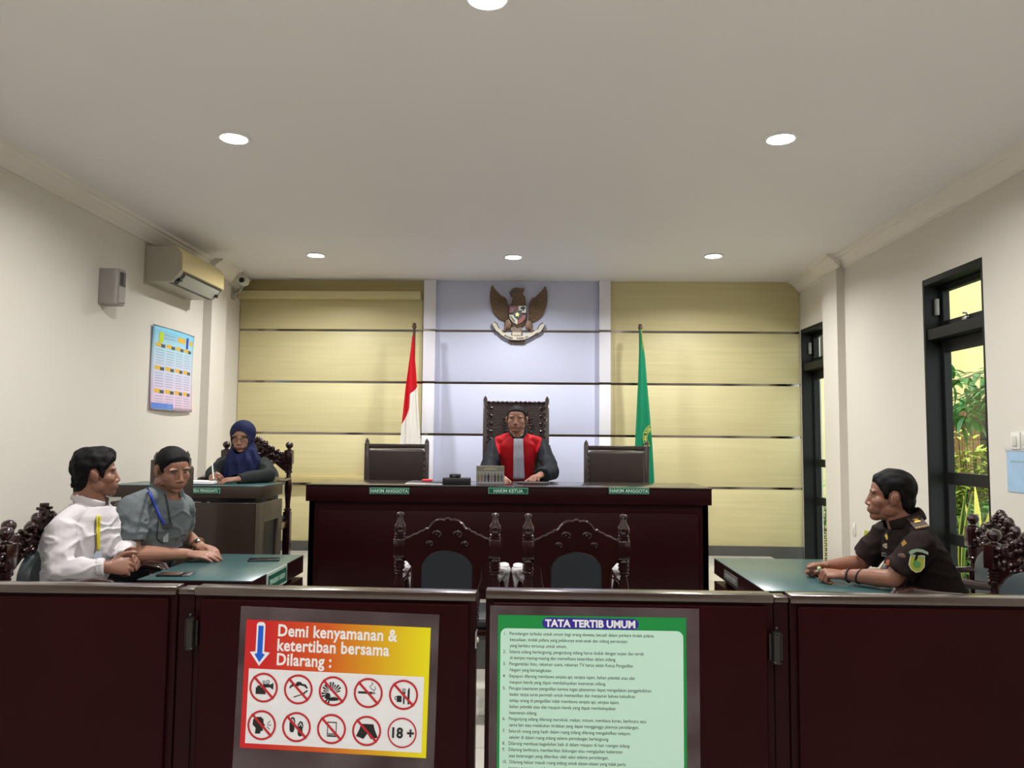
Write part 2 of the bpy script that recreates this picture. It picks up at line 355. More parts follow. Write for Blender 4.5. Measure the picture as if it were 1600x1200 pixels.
# poster plane: local x to the right, z up, front towards -y ; every print layer a fraction of a millimetre further out
def flat(polys, z, th=.0004):
    b = MB()
    for p in polys: b.prism(p, z, z+th, XZ)
    return b
def ring2(cx, cz, r, w_, n=40):
    b = []
    for k in range(n):
        a0, a1 = 2*math.pi*k/n, 2*math.pi*(k+1)/n
        b.append([(cx+r*math.cos(a0), cz+r*math.sin(a0)), (cx+r*math.cos(a1), cz+r*math.sin(a1)), (cx+(r-w_)*math.cos(a1), cz+(r-w_)*math.sin(a1)), (cx+(r-w_)*math.cos(a0), cz+(r-w_)*math.sin(a0))])
    return b
def circ(cx, cz, r, n=24, ry=None): return [(cx+r*math.cos(2*math.pi*k/n), cz+(ry or r)*math.sin(2*math.pi*k/n)) for k in range(n)]
def rect(x0, x1, z0, z1): return [(x0, z0), (x1, z0), (x1, z1), (x0, z1)]
def bar(x0, z0, x1, z1, w_):
    d = Vector((x1-x0, z1-z0)).normalized(); n = Vector((-d.y, d.x))*w_/2
    return [(x0+n.x, z0+n.y), (x0-n.x, z0-n.y), (x1-n.x, z1-n.y), (x1+n.x, z1+n.y)]
po = empty('poster', (0, 0, 0), 0, 'laminated red to yellow prohibition poster stuck on the left gate', 'poster', 'laminated posters on the gates')
po.location = gate_l.location + Vector((.165, -.013, .452)); po.rotation_euler = (0, R(1.2), R(-2.2))
flat([rect(-.02, .60, -.07, .425)], .0002, .0008).build('laminate', lam_m, po, smooth=0)
flat([rect(0, .575, 0, .385)], .0012).build('printed_sheet', grad_m, po, smooth=0)
flat([rect(.016, .560, .015, .238)], .0018).build('pictogram_panel', mat('white poster panel', (.84, .84, .88), .5, vary=.05, vscale=(6, 6, 60)), po, smooth=0)
ar = [(.034, .372), (.034, .29), (.016, .288), (.047, .247), (.079, .288), (.061, .29), (.061, .372), (.055, .379), (.040, .379)]
a1 = flat([ar], .0018); a1 = a1.build('arrow', mat('white arrow edge', (.85, .86, .9), .5), po, smooth=0)
cx_, cz_ = .0475, .31
flat([[(.0395, .368), (.0395, .285), (.031, .282), (.0475, .258), (.064, .282), (.0555, .285), (.0555, .368)]], .0023).build('arrow_core', blue_ink, a1, smooth=0)
for i, (s, z) in enumerate((('Demi kenyamanan &', .340), ('ketertiban bersama', .296), ('Dilarang :', .253))):
    text('heading', s, .050, white_ink, po, T(.1, -.0019, z) @ Matrix.Rotation(R(90), 4, 'X'), bold=.0013, xs=.85, spacing=1.05)
def sign(ix, iz, glyph, name, slash=True):
    cx, cz = .0655+ix*.1085, .183-iz*.112
    r = .0445
    p = flat(ring2(cx, cz, r, .0058 if slash else .0042), .0034)
    if slash:
        c = r*.72
        p.prism(bar(cx-c, cz+c, cx+c, cz-c, .0068), .0034, .0040, XZ)
    rg = p.build('prohibition_sign', red_ink, po, smooth=0, label='red ring sign: '+name)
    if glyph: flat([[(cx+x*r, cz+z*r) for x, z in g] for g in glyph], .0026).build('pictogram', ink, rg, smooth=0)
    return rg, cx, cz, r
def sc(poly, s=1, dx=0, dz=0): return [(x*s+dx, z*s+dz) for x, z in poly]
sign(0, 0, [rect(-.55, .15, -.45, .0), rect(-.45, -.2, 0, .12), rect(-.12, .42, .02, .25), [(.42, .05), (.68, -.12), (.68, .34), (.42, .2)]]+sc_rings if False else
     [rect(-.55, .15, -.45, .0), rect(-.45, -.2, 0, .12), rect(-.05, .42, .02, .25), [(.42, .05), (.68, -.12), (.68, .34), (.42, .2)]]+ring2(.0, .38, .1, .04, 16)+ring2(.28, .40, .12, .04, 16), 'camera and video camera')
sign(1, 0, [[(-.65, .1), (-.5, .3), (-.2, .35), (-.1, .5), (.15, .5), (.25, .38), (.5, .35), (.68, .1), (.55, .08), (.42, .22), (.1, .28), (-.1, .18), (-.25, .24), (-.5, .12), (-.55, .02)], [(.25, -.3), (.6, -.02), (.7, -.06), (.35, -.36)], [(-.35, -.52), (.25, -.3), (.3, -.34), (-.25, -.56)]], 'pistol and knife')
g = []
for k in range(15):
    a = R(15+k*17); r0, r1 = .2+.1*(k % 2), .72 if k % 3 else .6
    g.append([(-.1+r0*math.cos(a-.05), -.15+r0*math.sin(a-.05)), (-.1+r1*math.cos(a-.09), -.12+r1*math.sin(a-.09)), (-.1+r1*math.cos(a+.09), -.12+r1*math.sin(a+.09)), (-.1+r0*math.cos(a+.05), -.15+r0*math.sin(a+.05))])
g += [[(-.6, -.35), (-.2, -.45), (.1, -.38), (.5, -.5), (.3, -.62), (-.1, -.66), (-.45, -.55)], circ(-.35, -.3, .17, 10)]
sign(2, 0, g, 'explosion')
sign(3, 0, [rect(-.7, .3, -.06, .08), rect(.33, .38, -.06, .08), rect(.42, .47, -.06, .08)]+[bar(a[0], a[1], c[0], c[1], .035) for a, c in zip([(.4, .14), (.3, .25), (.15, .3), (.1, .45), (.25, .55), (.3, .62)], [(.3, .25), (.15, .3), (.1, .45), (.25, .55), (.3, .62), (.2, .7)])]+[bar(.4, .16, .5, .3, .035), bar(.5, .3, .42, .45, .035)], 'cigarette with smoke')
sign(4, 0, [rect(-.45, -.12, -.5, -.08), *ring2(-.5, -.25, .12, .05, 14), rect(-.02, .08, -.62, .1), rect(-.08, -.04, .1, .42), rect(.0, .04, .1, .42), rect(.08, .12, .1, .42), rect(-.08, .12, .06, .16), [(.3, -.62), (.42, -.62), (.42, .4), (.36, .5), (.28, .3), (.28, -.1)]], 'cup, fork and knife')
sign(0, 1, [[(-.62, .35), (-.45, .52), (-.1, .55), (.1, .4), (.12, .15), (.24, -.02), (.14, -.06), (.15, -.18), (.08, -.22), (.1, -.38), (-.06, -.4), (-.08, -.58), (-.45, -.58), (-.42, -.2), (-.64, .0)], bar(.38, .1, .58, .3, .04), bar(.4, 0, .66, .04, .04), bar(.38, -.1, .58, -.26, .04)], 'shouting head')
def sole(cx, cz): return [(cx-.17, cz-.4), (cx-.08, cz-.52), (cx+.1, cz-.5), (cx+.16, cz-.3), (cx+.14, cz-.05), (cx+.2, cz+.2), (cx+.12, cz+.46), (cx-.05, cz+.5), (cx-.19, cz+.3), (cx-.2, cz)]
rg, cx, cz, r = sign(1, 1, [sole(-.3, .15), sole(.28, -.1)], 'rubber sandals')
flat([[(cx+x*r, cz+z*r) for x, z in bar(a, bb, c, d, .05)] for a, bb, c, d in ((-.42, .3, -.3, .52), (-.3, .52, -.18, .3), (.16, .05, .28, .27), (.28, .27, .4, .05))], .0031, .0002).build('strap_mark', white_ink, rg, smooth=0)
sign(2, 1, [rect(-.3, -.25, -.5, .45), rect(.3, .35, -.5, .45), rect(-.3, .35, .4, .47), rect(-.3, .35, -.52, -.45), rect(-.3, .35, -.34, -.30), rect(-.2, -.08, -.43, -.37), rect(-.04, .1, -.43, -.37), rect(.14, .26, -.43, -.37)], 'mobile phone')
sign(3, 1, [[(-.4, .45), (.45, .45), (.55, .1), (.78, -.42), (.3, -.52), (.05, -.18), (-.2, -.55), (-.72, -.38), (-.5, .1)]], 'short trousers')
rg, cx, cz, r = sign(4, 1, None, '18 plus', slash=False)
text('age_mark', '18 +', .042, ink, rg, T(cx-.037, -.0034, cz-.015) @ Matrix.Rotation(R(90), 4, 'X'), bold=.0012, xs=.95)
# the rules poster
pg = empty('poster', (0, 0, 0), 0, 'laminated green and mint courtroom rules poster stuck on the right gate', 'poster', 'laminated posters on the gates')
pg.location = gate_r.location + Vector((-.846, -.0045, .055)); pg.rotation_euler = (0, 0, R(-.6))
flat([rect(-.025, .615, -.035, .833)], .0002, .0008).build('laminate', lam_m, pg, smooth=0)
flat([rect(0, .575, 0, .805)], .0012).build('printed_sheet', green_ink, pg, smooth=0)
rp = [(.008, .01), (.566, .01)]+[(.566-.02+.02*math.cos(a), .745+.02*math.sin(a)) for a in [R(15*k) for k in range(7)]]+[(.028+.02*math.cos(a), .745+.02*math.sin(a)) for a in [R(90+15*k) for k in range(7)]]
flat([rp], .0018).build('rules_panel', mint_ink, pg, smooth=0)
cap = [(.415+.016*math.cos(a), .783+.016*math.sin(a)) for a in [R(-90+18*k) for k in range(11)]]+[(.152+.016*math.cos(a), .783+.016*math.sin(a)) for a in [R(90+18*k) for k in range(11)]]
tb_ = flat([cap], .0018).build('title_badge', navy_ink, pg, smooth=0)
text('title', 'TATA TERTIB UMUM', .030, white_ink, tb_, T(.2835, -.0024, .7725) @ Matrix.Rotation(R(90), 4, 'X'), bold=.0012, align='CENTER', xs=1.0)
RULES = [('1.', 'Persidangan terbuka untuk umum bagi orang dewasa, kecuali dalam perkara tindak pidana'), ('', 'kesusilaan, tindak pidana yang pelakunya anak-anak dan sidang perceraian'), ('', 'yang berlaku tertutup untuk umum.'),
         ('2.', 'Selama sidang berlangsung, pengunjung sidang harus duduk dengan sopan dan tertib'), ('', 'di tempat masing-masing dan memelihara ketertiban dalam sidang.'),
         ('3.', 'Pengambilan foto, rekaman suara, rekaman TV harus seizin Ketua Pengadilan'), ('', 'Negeri yang bersangkutan.'),
         ('4.', 'Siapapun dilarang membawa senjata api, senjata tajam, bahan peledak atau alat'), ('', 'maupun benda yang dapat membahayakan keamanan sidang.'),
         ('5.', 'Petugas keamanan pengadilan karena tugas jabatannya dapat mengadakan penggeledahan'), ('', 'badan tanpa surat perintah untuk memastikan dan menjamin bahwa kehadiran'), ('', 'setiap orang di pengadilan tidak membawa senjata api, senjata tajam,'), ('', 'bahan peledak atau alat maupun benda yang dapat membahayakan'), ('', 'keamanan sidang.'),
         ('6.', 'Pengunjung sidang dilarang merokok, makan, minum, membaca koran, berbicara satu'), ('', 'sama lain atau melakukan tindakan yang dapat mengganggu jalannya persidangan.'),
         ('7.', 'Seluruh orang yang hadir dalam ruang sidang dilarang mengaktifkan telepon'), ('', 'seluler di dalam ruang sidang selama persidangan berlangsung.'),
         ('8.', 'Dilarang membuat kegaduhan baik di dalam maupun di luar ruangan sidang.'), ('9.', 'Dilarang berbicara, memberikan dukungan atau mengajukan keberatan'), ('', 'atas keterangan yang diberikan oleh saksi selama persidangan.'),
         ('10.', 'Dilarang keluar masuk ruang sidang untuk alasan-alasan yang tidak perlu'), ('', 'karena mengganggu jalannya persidangan.')]
RX = Matrix.Rotation(R(90), 4, 'X')
for i, (n_, s) in enumerate(RULES):
    z = .745-i*.0182
    text('rule_line', (n_.ljust(3)+'  ' if n_ else '')+s, .0138, ink, pg, T(.0165 if n_ else .037, -.0019, z) @ RX, bold=.0001, xs=.885 if not n_ else .885)
# ------------------------------------------------------------------ judges' bench and the desks
def plate(parent, body, w_, h_, mtx, size, edge=plate_edge, xs=1.0):
    b = MB(); b.prism(rect(-w_/2, w_/2, -h_/2, h_/2), 0, .006, mtx @ XZ, bev=.0015); p = b.build('sign_plate', edge, parent, label='green name plate reading '+body)
    b = MB(); b.prism(rect(-w_/2+.005, w_/2-.005, -h_/2+.005, h_/2-.005), .006, .0068, mtx @ XZ); b.build('plate_face', plate_m, p)
    text('lettering', body, size, plate_txt, p, mtx @ T(0, -.0071, -size*.36) @ RX, bold=.0008, align='CENTER', xs=xs)
    return p
bench = empty('judges_bench', (-.148, 5.21, DAIS), 0, 'long dark mahogany judges bench on the dais with three green name plates', 'bench')
hw = 1.366
b = MB(); b.box(-hw+.02, hw-.02, .02, .06, 0, .64); b.box(-hw+.02, -hw+.06, .02, .55, 0, .64); b.box(hw-.06, hw-.02, .02, .55, 0, .64); b.build('body', mahog, bench, bevel=.003)
b = MB(); b.box(-hw+.09, hw-.09, .008, .02, .06, .58, bev=.004); b.build('front_panel', mahog, bench)
b = MB(); b.box(-hw, hw, -.0, .56, .64, .745, bev=.004); b.build('fascia', mahog, bench)
b = MB(); b.box(-hw-.004, hw+.004, -.006, .6, .745, .755, bev=.003); b.build('bench_top', mat('dark bench top', (.02, .012, .012), .25, coat=.4), bench)
for x, s in ((608, 'HAKIM ANGGOTA'), (794, 'HAKIM KETUA'), (983, 'HAKIM ANGGOTA')):
    p = at(x, 767, Y=5.2); plate(bench, s, .268, .042, T(p.x+.148, -.0005, p.z-DAIS), .031, xs=.98)
def desk(name, x0, x1, y0, y1, z, top_h, body_m, label, base=0, inset=.0, gap=.03):
    root = empty(name, ((x0+x1)/2, (y0+y1)/2, base), 0, label, 'desk')
    a, c = (x1-x0)/2, (y1-y0)/2; h = z-base
    b = MB(); b.box(-a, a, -c, c, h-top_h, h-.004, bev=.003); b.build('slab', body_m, root)
    b = MB(); b.box(-a, a, -c, c, h-.0045, h, bev=.0015); b.build('desk_top', teal_top, root)
    b = MB(); b.box(-a+.05, a-.05, -c+.05, c-.05, h-top_h-gap, h-top_h); b.build('recess', black_pl, root)
    return root, a, c, h
ld, a, c, h = desk('wooden_desk', -1.78, -1.25, 3.505, 4.295, .75, .095, mahog, 'dark wooden desk with teal top where the two men sit', gap=.026)
b = MB(); ht = h-.095-.026
b.box(-a, a, -c, -c+.03, 0, ht); b.box(-a, a, c-.03, c, 0, ht); b.box(a-.03, a, -c+.03, c-.03, 0, ht); b.box(-a, a-.03, -c+.03, c-.03, ht-.02, ht); b.build('body', mahog, ld, bevel=.003)
M_ = T(a, .0, 0) @ Matrix.Rotation(R(90), 4, 'Z')
b = MB(); b.prism(rect(-.15, .15, -.047, .047), 0, .006, T(a, -.06, h-.047) @ Matrix.Rotation(R(90), 4, 'Z') @ XZ, bev=.0015); pl = b.build('sign_plate', mat('pale plate holder', (.42, .48, .44), .3), ld, label='green name plate in a pale frame')
b = MB(); b.prism(rect(-.138, .138, -.036, .033), .006, .0068, T(a, -.06, h-.047) @ Matrix.Rotation(R(90), 4, 'Z') @ XZ); b.build('plate_face', plate_m, pl)
text('lettering', 'PENASEHAT HUKUM', .034, plate_txt, pl, T(a, -.06, h-.047) @ Matrix.Rotation(R(90), 4, 'Z') @ T(0, -.0071, -.013) @ RX, align='CENTER', xs=.72, bold=.0006)
rd, a, c, h = desk('wooden_desk', 1.03, 1.63, 3.44, 4.37, .75, .085, mahog, 'dark wooden desk with teal top where the uniformed officer sits', gap=.04)
b = MB(); ht = h-.085-.04
b.box(-a, a, -c, -c+.03, 0, ht); b.box(-a, a, c-.03, c, 0, ht); b.box(-a, -a+.03, -c+.03, c-.03, 0, ht); b.box(-a+.03, a, -c+.03, c-.03, ht-.02, ht); b.build('body', mahog, rd, bevel=.003)
b = MB(); b.prism(rect(-.13, .13, -.022, .022), 0, .004, T(-a, .1, h-.045) @ Matrix.Rotation(R(-90), 4, 'Z') @ XZ); pl = b.build('sign_plate', mat('dull grey plate', (.11, .11, .10), .5), rd, label='dull grey name plate')
text('lettering', 'PENUNTUT UMUM', .026, mat('grey lettering', (.3, .3, .28), .5), pl, T(-a, .1, h-.045) @ Matrix.Rotation(R(-90), 4, 'Z') @ T(0, -.0043, -.009) @ RX, align='CENTER', xs=.9, bold=.0006)
wd, a, c, h = desk('wooden_desk', -2.74, -1.745, 5.0, 5.44, 1.08, .08, brown_frame, 'dark brown desk with teal top on the dais where the woman in the headscarf writes', base=DAIS, gap=.03)
b = MB(); ht = h-.11
b.box(-a, a-.03, -c+.012, -c+.03, 0, ht); b.box(-a, -a+.03, -c+.03, c, 0, ht); b.build('body', mat('dark brown desk front', (.030, .018, .014), .4, coat=.3), wd, bevel=.003)
b = MB(); b.box(a-.03, a, -c+.0, -c+.075, 0, ht); b.box(a-.03, a, c-.075, c, 0, ht); b.box(a-.03, a, -c+.075, c-.075, ht-.13, ht); b.build('side_frame', mat('brown edge frame', (.085, .068, .048), .35, coat=.2), wd, bevel=.003)
b = MB(); b.box(a-.03, a-.018, -c+.075, c-.075, 0, ht-.13); b.build('side_panel', black_pl, wd)
p = at(315, 766.5, Y=5.0); plate(wd, 'PANITERA PENGGANTI', .246, .036, T(p.x-wd.location.x, -c-.0005, p.z-DAIS), .026, xs=.8)
# ------------------------------------------------------------------ chairs
def turned(rad, z0, z1, kind='shaft'):
    pr = {'shaft': [(.7, 0), (1, .03), (1, .06), (.7, .08), (.62, .15), (.8, .35), (1, .55), (.9, .7), (.62, .86), (.6, .9), (.95, .93), (.95, .97), (.7, 1)],
          'vase': [(1, 0), (1, .07), (.78, .1), (.95, .13), (.95, .18), (.7, .22), (.95, .30), (1.05, .40), (.95, .52), (.62, .62), (.5, .74), (.45, .80), (.55, .84), (.66, .90), (.6, .96), (.2, 1)],
          'ball': [(.9, 0), (.9, .1), (.5, .16), (.45, .24), (.78, .36), (1, .56), (.95, .76), (.66, .92), (.1, 1)],
          'rings': [(.8, 0), (1, .1), (1, .22), (.8, .3), (1, .38), (1, .5), (.8, .58), (1, .68), (1, .85), (.8, 1)]}[kind]
    return [(r*rad, z0+t*(z1-z0)) for r, t in pr]
def chair_legs(root, w_, d_, seat_z, m_):
    for sx in (-1, 1):
        b = MB(); b.lathe(turned(.026, .0, seat_z-.06), (sx*w_, -d_, 0), seg=14); b.box(sx*w_-.026, sx*w_+.026, -d_-.026, -d_+.026, seat_z-.09, seat_z-.005, bev=.004); b.build('front_leg', m_, root)
def witness_chair(loc, rz, label):
    root = empty('carved_armchair', loc, rz, label, 'armchair', 'carved armchairs facing the bench')
    W = .239
    for sx in (-1, 1):
        b = MB()
        b.lathe(turned(.030, .898, 1.03, 'vase'), (sx*W, .22, 0)); b.box(sx*W-.030, sx*W+.030, .19, .25, .806, .898, bev=.004)
        b.lathe(turned(.028, .748, .806, 'rings'), (sx*W, .22, 0)); b.lathe(turned(.028, .5, .748), (sx*W, .22, 0)); b.box(sx*W-.027, sx*W+.027, .193, .247, 0, .5, bev=.004)
        b.build('back_post', carved, root)
    # crest: outline with scallops, arched opening for the pad below
    top = [(-.21, .897), (-.185, .905), (-.165, .918), (-.15, .92), (-.135, .932), (-.12, .936), (-.105, .948), (-.098, .945), (-.088, .952), (-.075, .972), (-.055, .988), (-.035, .994), (-.016, .990), (-.008, .998), (0, 1.0)]
    top = top+[(-x, z) for x, z in top[-2::-1]]
    arch = [(.128*math.cos(a), .76+.083*math.sin(a)) for a in [math.pi*k/16 for k in range(17)]]
    ol = [(-.172, .70), (-.178, .765), (-.21, .80)]+top+[(.21, .80), (.178, .765), (.172, .70), (.158, .66), (.168, .60), (.158, .52), (.13, .50)]+[(.128, .6)]+arch+[(-.128, .6), (-.13, .50), (-.158, .52), (-.168, .60), (-.158, .66)]
    b = MB(); b.prism(ol, -.245, -.21, XZ, bev=.004)
    cr_ = b.build('crest_rail', carved, root)
    b = MB()
    edge = [Vector((x, .228, z)) for x, z in top]
    b.tube(edge, .0075, seg=8)
    for sx in (-1, 1):
        for cx, cz, s, an in ((.052, .925, .019, 20), (.088, .878, .014, 55)):
            t = [Vector((sx*cx+s*math.cos(a)*1.1, .248, cz+s*math.sin(a)*.8)) for a in [R(k*30-20) for k in range(10)]]
            b.tube(t, [.002, .004, .005, .005, .005, .005, .005, .005, .004, .002], seg=6)
            b.ell((sx*cx, .246, cz), (s*.45, .006, s*.4), seg=8)
        b.tube([(sx*.166, .246, .62), (sx*.157, .25, .66), (sx*.170, .25, .70), (sx*.178, .246, .76)], .005, seg=6)
        for k in range(4): b.ell((sx*.16, .246, .52+k*.028), (.006, .006, .013), seg=6)
    b.build('carving', carved, cr_)
    pd = [(-.124, .47), (.124, .47)]+[(.124*math.cos(a), .76+.079*math.sin(a)) for a in [math.pi*k/16 for k in range(17)]]
    b = MB(); b.prism(pd, -.25, -.185, XZ, bev=.012); b.build('back_pad', leather_blk, root)
    b = MB(); b.box(-.255, .255, -.22, .22, .40, .45, bev=.006); b.build('seat_frame', carved, root)
    b = MB(); b.box(-.23, .23, -.215, .20, .45, .50, bev=.02, seg=4); b.build('seat_cushion', leather_blk, root)
    for sx in (-1, 1):
        b = MB(); b.tube([(sx*.239, .20, .69), (sx*.25, .05, .675), (sx*.262, -.1, .675), (sx*.264, -.17, .685)], [.018, .02, .022, .024], seg=10, flat=(1.2, .8))
        b.lathe(turned(.022, .45, .66), (sx*.262, -.15, 0)); ar_ = b.build('arm', carved, root)
        b = MB(); b.tube([(sx*.268, -.165, .46), (sx*.266, -.17, .55), (sx*.270, -.17, .62), (sx*.272, -.165, .68), (sx*.272, -.155, .715)], [.030, .026, .032, .040, .032], seg=16, flat=(.9, .9))
        b.ell((sx*.272, -.16, .685), (.040, .042, .032)); b.build('wrapped_arm_end', wrap_m, ar_, label='crinkled shiny wrap over the arm end')
    chair_legs(root, .23, .19, .42, carved)
    return root
witness_chair((-.41, 4.12, 0), R(180), 'carved armchair seen from behind before the bench, left one of the pair')
witness_chair((.222, 4.12, 0), R(183), 'carved armchair seen from behind before the bench, right one of the pair')
def crest_carving(W, seed):
    rnd = random.Random(seed); b = MB()
    # pierced crest of leaves and buds along an arch
    N = 15
    arc = lambda t: (t*(W-.035), .948+.085*(1-abs(t)**1.7))
    for k in range(N):
        t = -1+2*k/(N-1); x, z = arc(t)
        for j in range(4):
            zz = z-.02-.036*j
            if zz < .86: continue
            r = rnd.uniform(.020, .032)
            rot = Matrix.Rotation(rnd.uniform(0, 3.1), 3, 'Y') @ Matrix.Rotation(rnd.uniform(-.5, .5), 3, 'X')
            b.ell((x+rnd.uniform(-.01, .01), .225+rnd.uniform(-.008, .004), zz+rnd.uniform(-.01, .01)), (r, .02, r*.55), rot, seg=9)
            if rnd.random() < .6: b.ell((x+rnd.uniform(-.015, .015), .205+rnd.uniform(-.006, .004), zz+rnd.uniform(-.012, .012)), (r*.45, .016, r*.42), rot, seg=8)
    if seed != 4:
        for k in range(5): b.ell((-.03+.015*k, .218, 1.035+.012*(2-abs(k-2))), (.020, .022, .020), seg=9)
    else: b.box(-.02, .02, .205, .238, 1.0, 1.07, bev=.004); b.box(-.038, .038, .205, .24, 1.055, 1.07, bev=.004); b.box(-.017, .017, .21, .238, 1.07, 1.087, bev=.004)
    for sx in (-1, 1): b.ell((sx*.055, .222, 1.018), (.026, .024, .030), seg=10); b.ell((sx*.10, .218, .99), (.02, .022, .02), seg=10)
    pl_ = [(-W+.02, .80), (-W+.02, .93), (-.14, .965), (-.05, 1.03), (.05, 1.03), (.14, .965), (W-.02, .93), (W-.02, .80), (W-.06, .83), (.09, .91), (0, .925), (-.09, .91), (-W+.06, .83)]
    b.prism(pl_, -.238, -.212, XZ)
    return b
def ornate_chair(loc, rz, label, seed=1, W=.245, arms=True):
    root = empty('carved_armchair', loc, rz, label, 'armchair', 'carved ball-topped armchairs')
    for sx in (-1, 1):
        b = MB()
        b.lathe(turned(.030, .965, 1.035, 'ball'), (sx*W, .22, 0)); b.box(sx*W-.031, sx*W+.031, .189, .251, .865, .968, bev=.004)
        b.lathe(turned(.028, .82, .865, 'rings'), (sx*W, .22, 0)); b.lathe(turned(.029, .50, .82), (sx*W, .22, 0)); b.box(sx*W-.027, sx*W+.027, .193, .247, 0, .50, bev=.004)
        b.build('back_post', carved, root)
    crest_carving(W, seed).build('carved_crest', carved, root)
    wp = W-.075
    pd = [(-wp+.005, .48), (wp-.005, .48), (wp, .7)]+[(wp*math.cos(a), .76+.13*math.sin(a)) for a in [math.pi*k/16 for k in range(17)]]+[(-wp, .7)]
    b = MB(); b.prism(pd, -.225, -.165, XZ, bev=.028); b.build('back_pad', leather_gry, root)
    b = MB(); b.box(-W-.015, W+.015, -.24, .22, .38, .435, bev=.006); b.build('seat_frame', carved, root)
    b = MB(); b.box(-W+.01, W-.01, -.235, .19, .435, .475, bev=.018, seg=4); b.build('seat_cushion', leather_gry, root)
    for sx in ((-1, 1) if arms else ()):
        b = MB(); b.tube([(sx*W, .21, .75), (sx*(W-.005), .08, .745), (sx*(W-.004), -.06, .758), (sx*(W-.005), -.16, .772), (sx*(W-.006), -.23, .762), (sx*(W-.008), -.255, .735)], [.02, .022, .026, .028, .027, .018], seg=12, flat=(1.2, .8))
        b.lathe(turned(.022, .435, .735), (sx*(W-.005), -.17, 0)); b.build('arm', carved, root)
    b = MB(); b.box(-W+.025, W-.025, .20, .235, .10, .14, bev=.004); b.build('stretcher', carved, root)
    chair_legs(root, W-.01, .21, .44, carved)
    return root
ornate_chair((2.085, 3.85, 0), R(-90), 'carved ball-topped armchair with grey green pad right behind the uniformed officer', 2)
ornate_chair((1.80, 3.12, 0), R(-84), 'carved ball-topped armchair with grey green pad at the right edge of the picture', 3)
ornate_chair((-2.02, 3.54, 0), R(90), 'carved ball-topped armchair behind the man in the white shirt', 4)
ornate_chair((-2.04, 4.035, 0), R(90), 'carved ball-topped chair under the man in the grey shirt', 5, W=.20, arms=False)
ornate_chair((-1.86, 2.80, 0), R(90), 'carved ball-topped armchair at the left edge of the picture', 6)
ornate_chair((-2.105, 5.71, DAIS), R(0), 'carved ball-topped armchair on the dais under the woman in the headscarf', 7)
frame_m = mat('dark brown chair frame', (.03, .018, .014), .3, coat=.4)
def leather_chair(loc, rz, label, back_h=1.045, w_=.265, tall=False):
    root = empty('leather_chair' if not tall else 'judge_chair', loc, rz, label, 'chair', None if tall else 'brown leather chairs behind the bench')
    y = .22
    for sx in (-1, 1):
        b = MB(); x = sx*(w_-.018)
        b.box(x-.018, x+.018, y-.02, y+.025, 0, back_h-.02, bev=.003)
        b.lathe([(.021, back_h-.02), (.016, back_h-.01), (.017, back_h), (.004, back_h+.022), (.001, back_h+.026)], (x, y, 0), seg=4)
        for k in range(int((back_h-.55)/.05)): b.ell((x-sx*.02, y-.02, .55+k*.05), (.008, .007, .016), seg=7)
        b.build('back_post', frame_m, root)
    if tall:
        b = MB(); b.box(-w_+.036, w_-.036, y-.005, y+.02, .72, back_h-.03); b.build('carved_panel', mat('carved dark panel', (.028, .017, .015), .35, bump=.6, bscale=70), root)
        b = MB()
        for k in range(13): b.ell((-w_+.05+k*(2*w_-.1)/12, y-.006, back_h-.032), (.02, .012, .012), seg=8)
        for k in range(19):
            a = R(-30+k*240/18); b.ell((.115*math.cos(a)+.015, y-.012, 1.20+.115*math.sin(a)), (.013, .012, .010), Matrix.Rotation(-a, 3, 'Y'), seg=8)
            if k % 2 == 0: b.ell((.138*math.cos(a)+.015, y-.01, 1.20+.138*math.sin(a)), (.008, .01, .008), seg=7)
        for sx in (-1, 1):
            for k in range(9): b.ell((sx*(w_-.07), y-.008, .80+k*.068), (.012, .008, .017), Matrix.Rotation(sx*.6, 3, 'Y'), seg=7)
            b.box(sx*(w_-.055)-.03, sx*(w_-.055)+.03, y-.014, y, .985, .995); b.box(sx*(w_-.055)-.03, sx*(w_-.055)+.03, y-.014, y, .955, .962)
        b.build('carving', carved, root)
        b = MB(); b.box(-w_+.05, w_-.05, y-.06, y-.006, .5, .95, bev=.02, seg=4); b.build('back_pad', leather_brn, root)
    else:
        b = MB(); b.box(-w_+.034, w_-.034, y-.018, y+.022, back_h-.06, back_h-.022, bev=.003); b.box(-w_+.034, w_-.034, y-.01, y+.02, .5, .55, bev=.003)
        b.build('top_rail', frame_m, root)
        b = MB(); b.box(-w_+.038, w_-.038, y-.06, y+.015, .54, back_h-.062, bev=.022, seg=5); b.build('back_pad', leather_brn, root)
    b = MB(); b.box(-w_, w_, -.25, .22, .38, .43, bev=.005); b.build('seat_frame', frame_m, root)
    b = MB(); b.box(-w_+.02, w_-.02, -.25, .17, .43, .49, bev=.022, seg=4); b.build('seat_cushion', leather_brn, root)
    for sx in (-1, 1):
        b = MB(); b.box(sx*(w_+.012)-.028, sx*(w_+.012)+.028, -.25, .21, .64, .675, bev=.01, seg=3); b.box(sx*(w_+.01)-.02, sx*(w_+.01)+.02, -.22, -.18, .43, .64, bev=.003); b.build('arm', frame_m, root)
        b = MB(); b.box(sx*(w_-.03)-.022, sx*(w_-.03)+.022, -.24, -.196, 0, .38, bev=.003); b.build('front_leg', frame_m, root)
    return root
leather_chair((-1.095, 6.12, DAIS), 0, 'low dark brown leather chair behind the bench, left of the judge')
leather_chair((.708, 6.12, DAIS), 0, 'low dark brown leather chair behind the bench, right of the judge')
leather_chair((-1.90, 4.54, 0), R(90), 'high backed dark leather chair behind the head of the man in grey', back_h=1.285, w_=.215)
leather_chair((-.123, 6.55, DAIS), 0, 'tall carved judge chair with dark back panel behind the judge in red', back_h=1.425, w_=.29, tall=True)
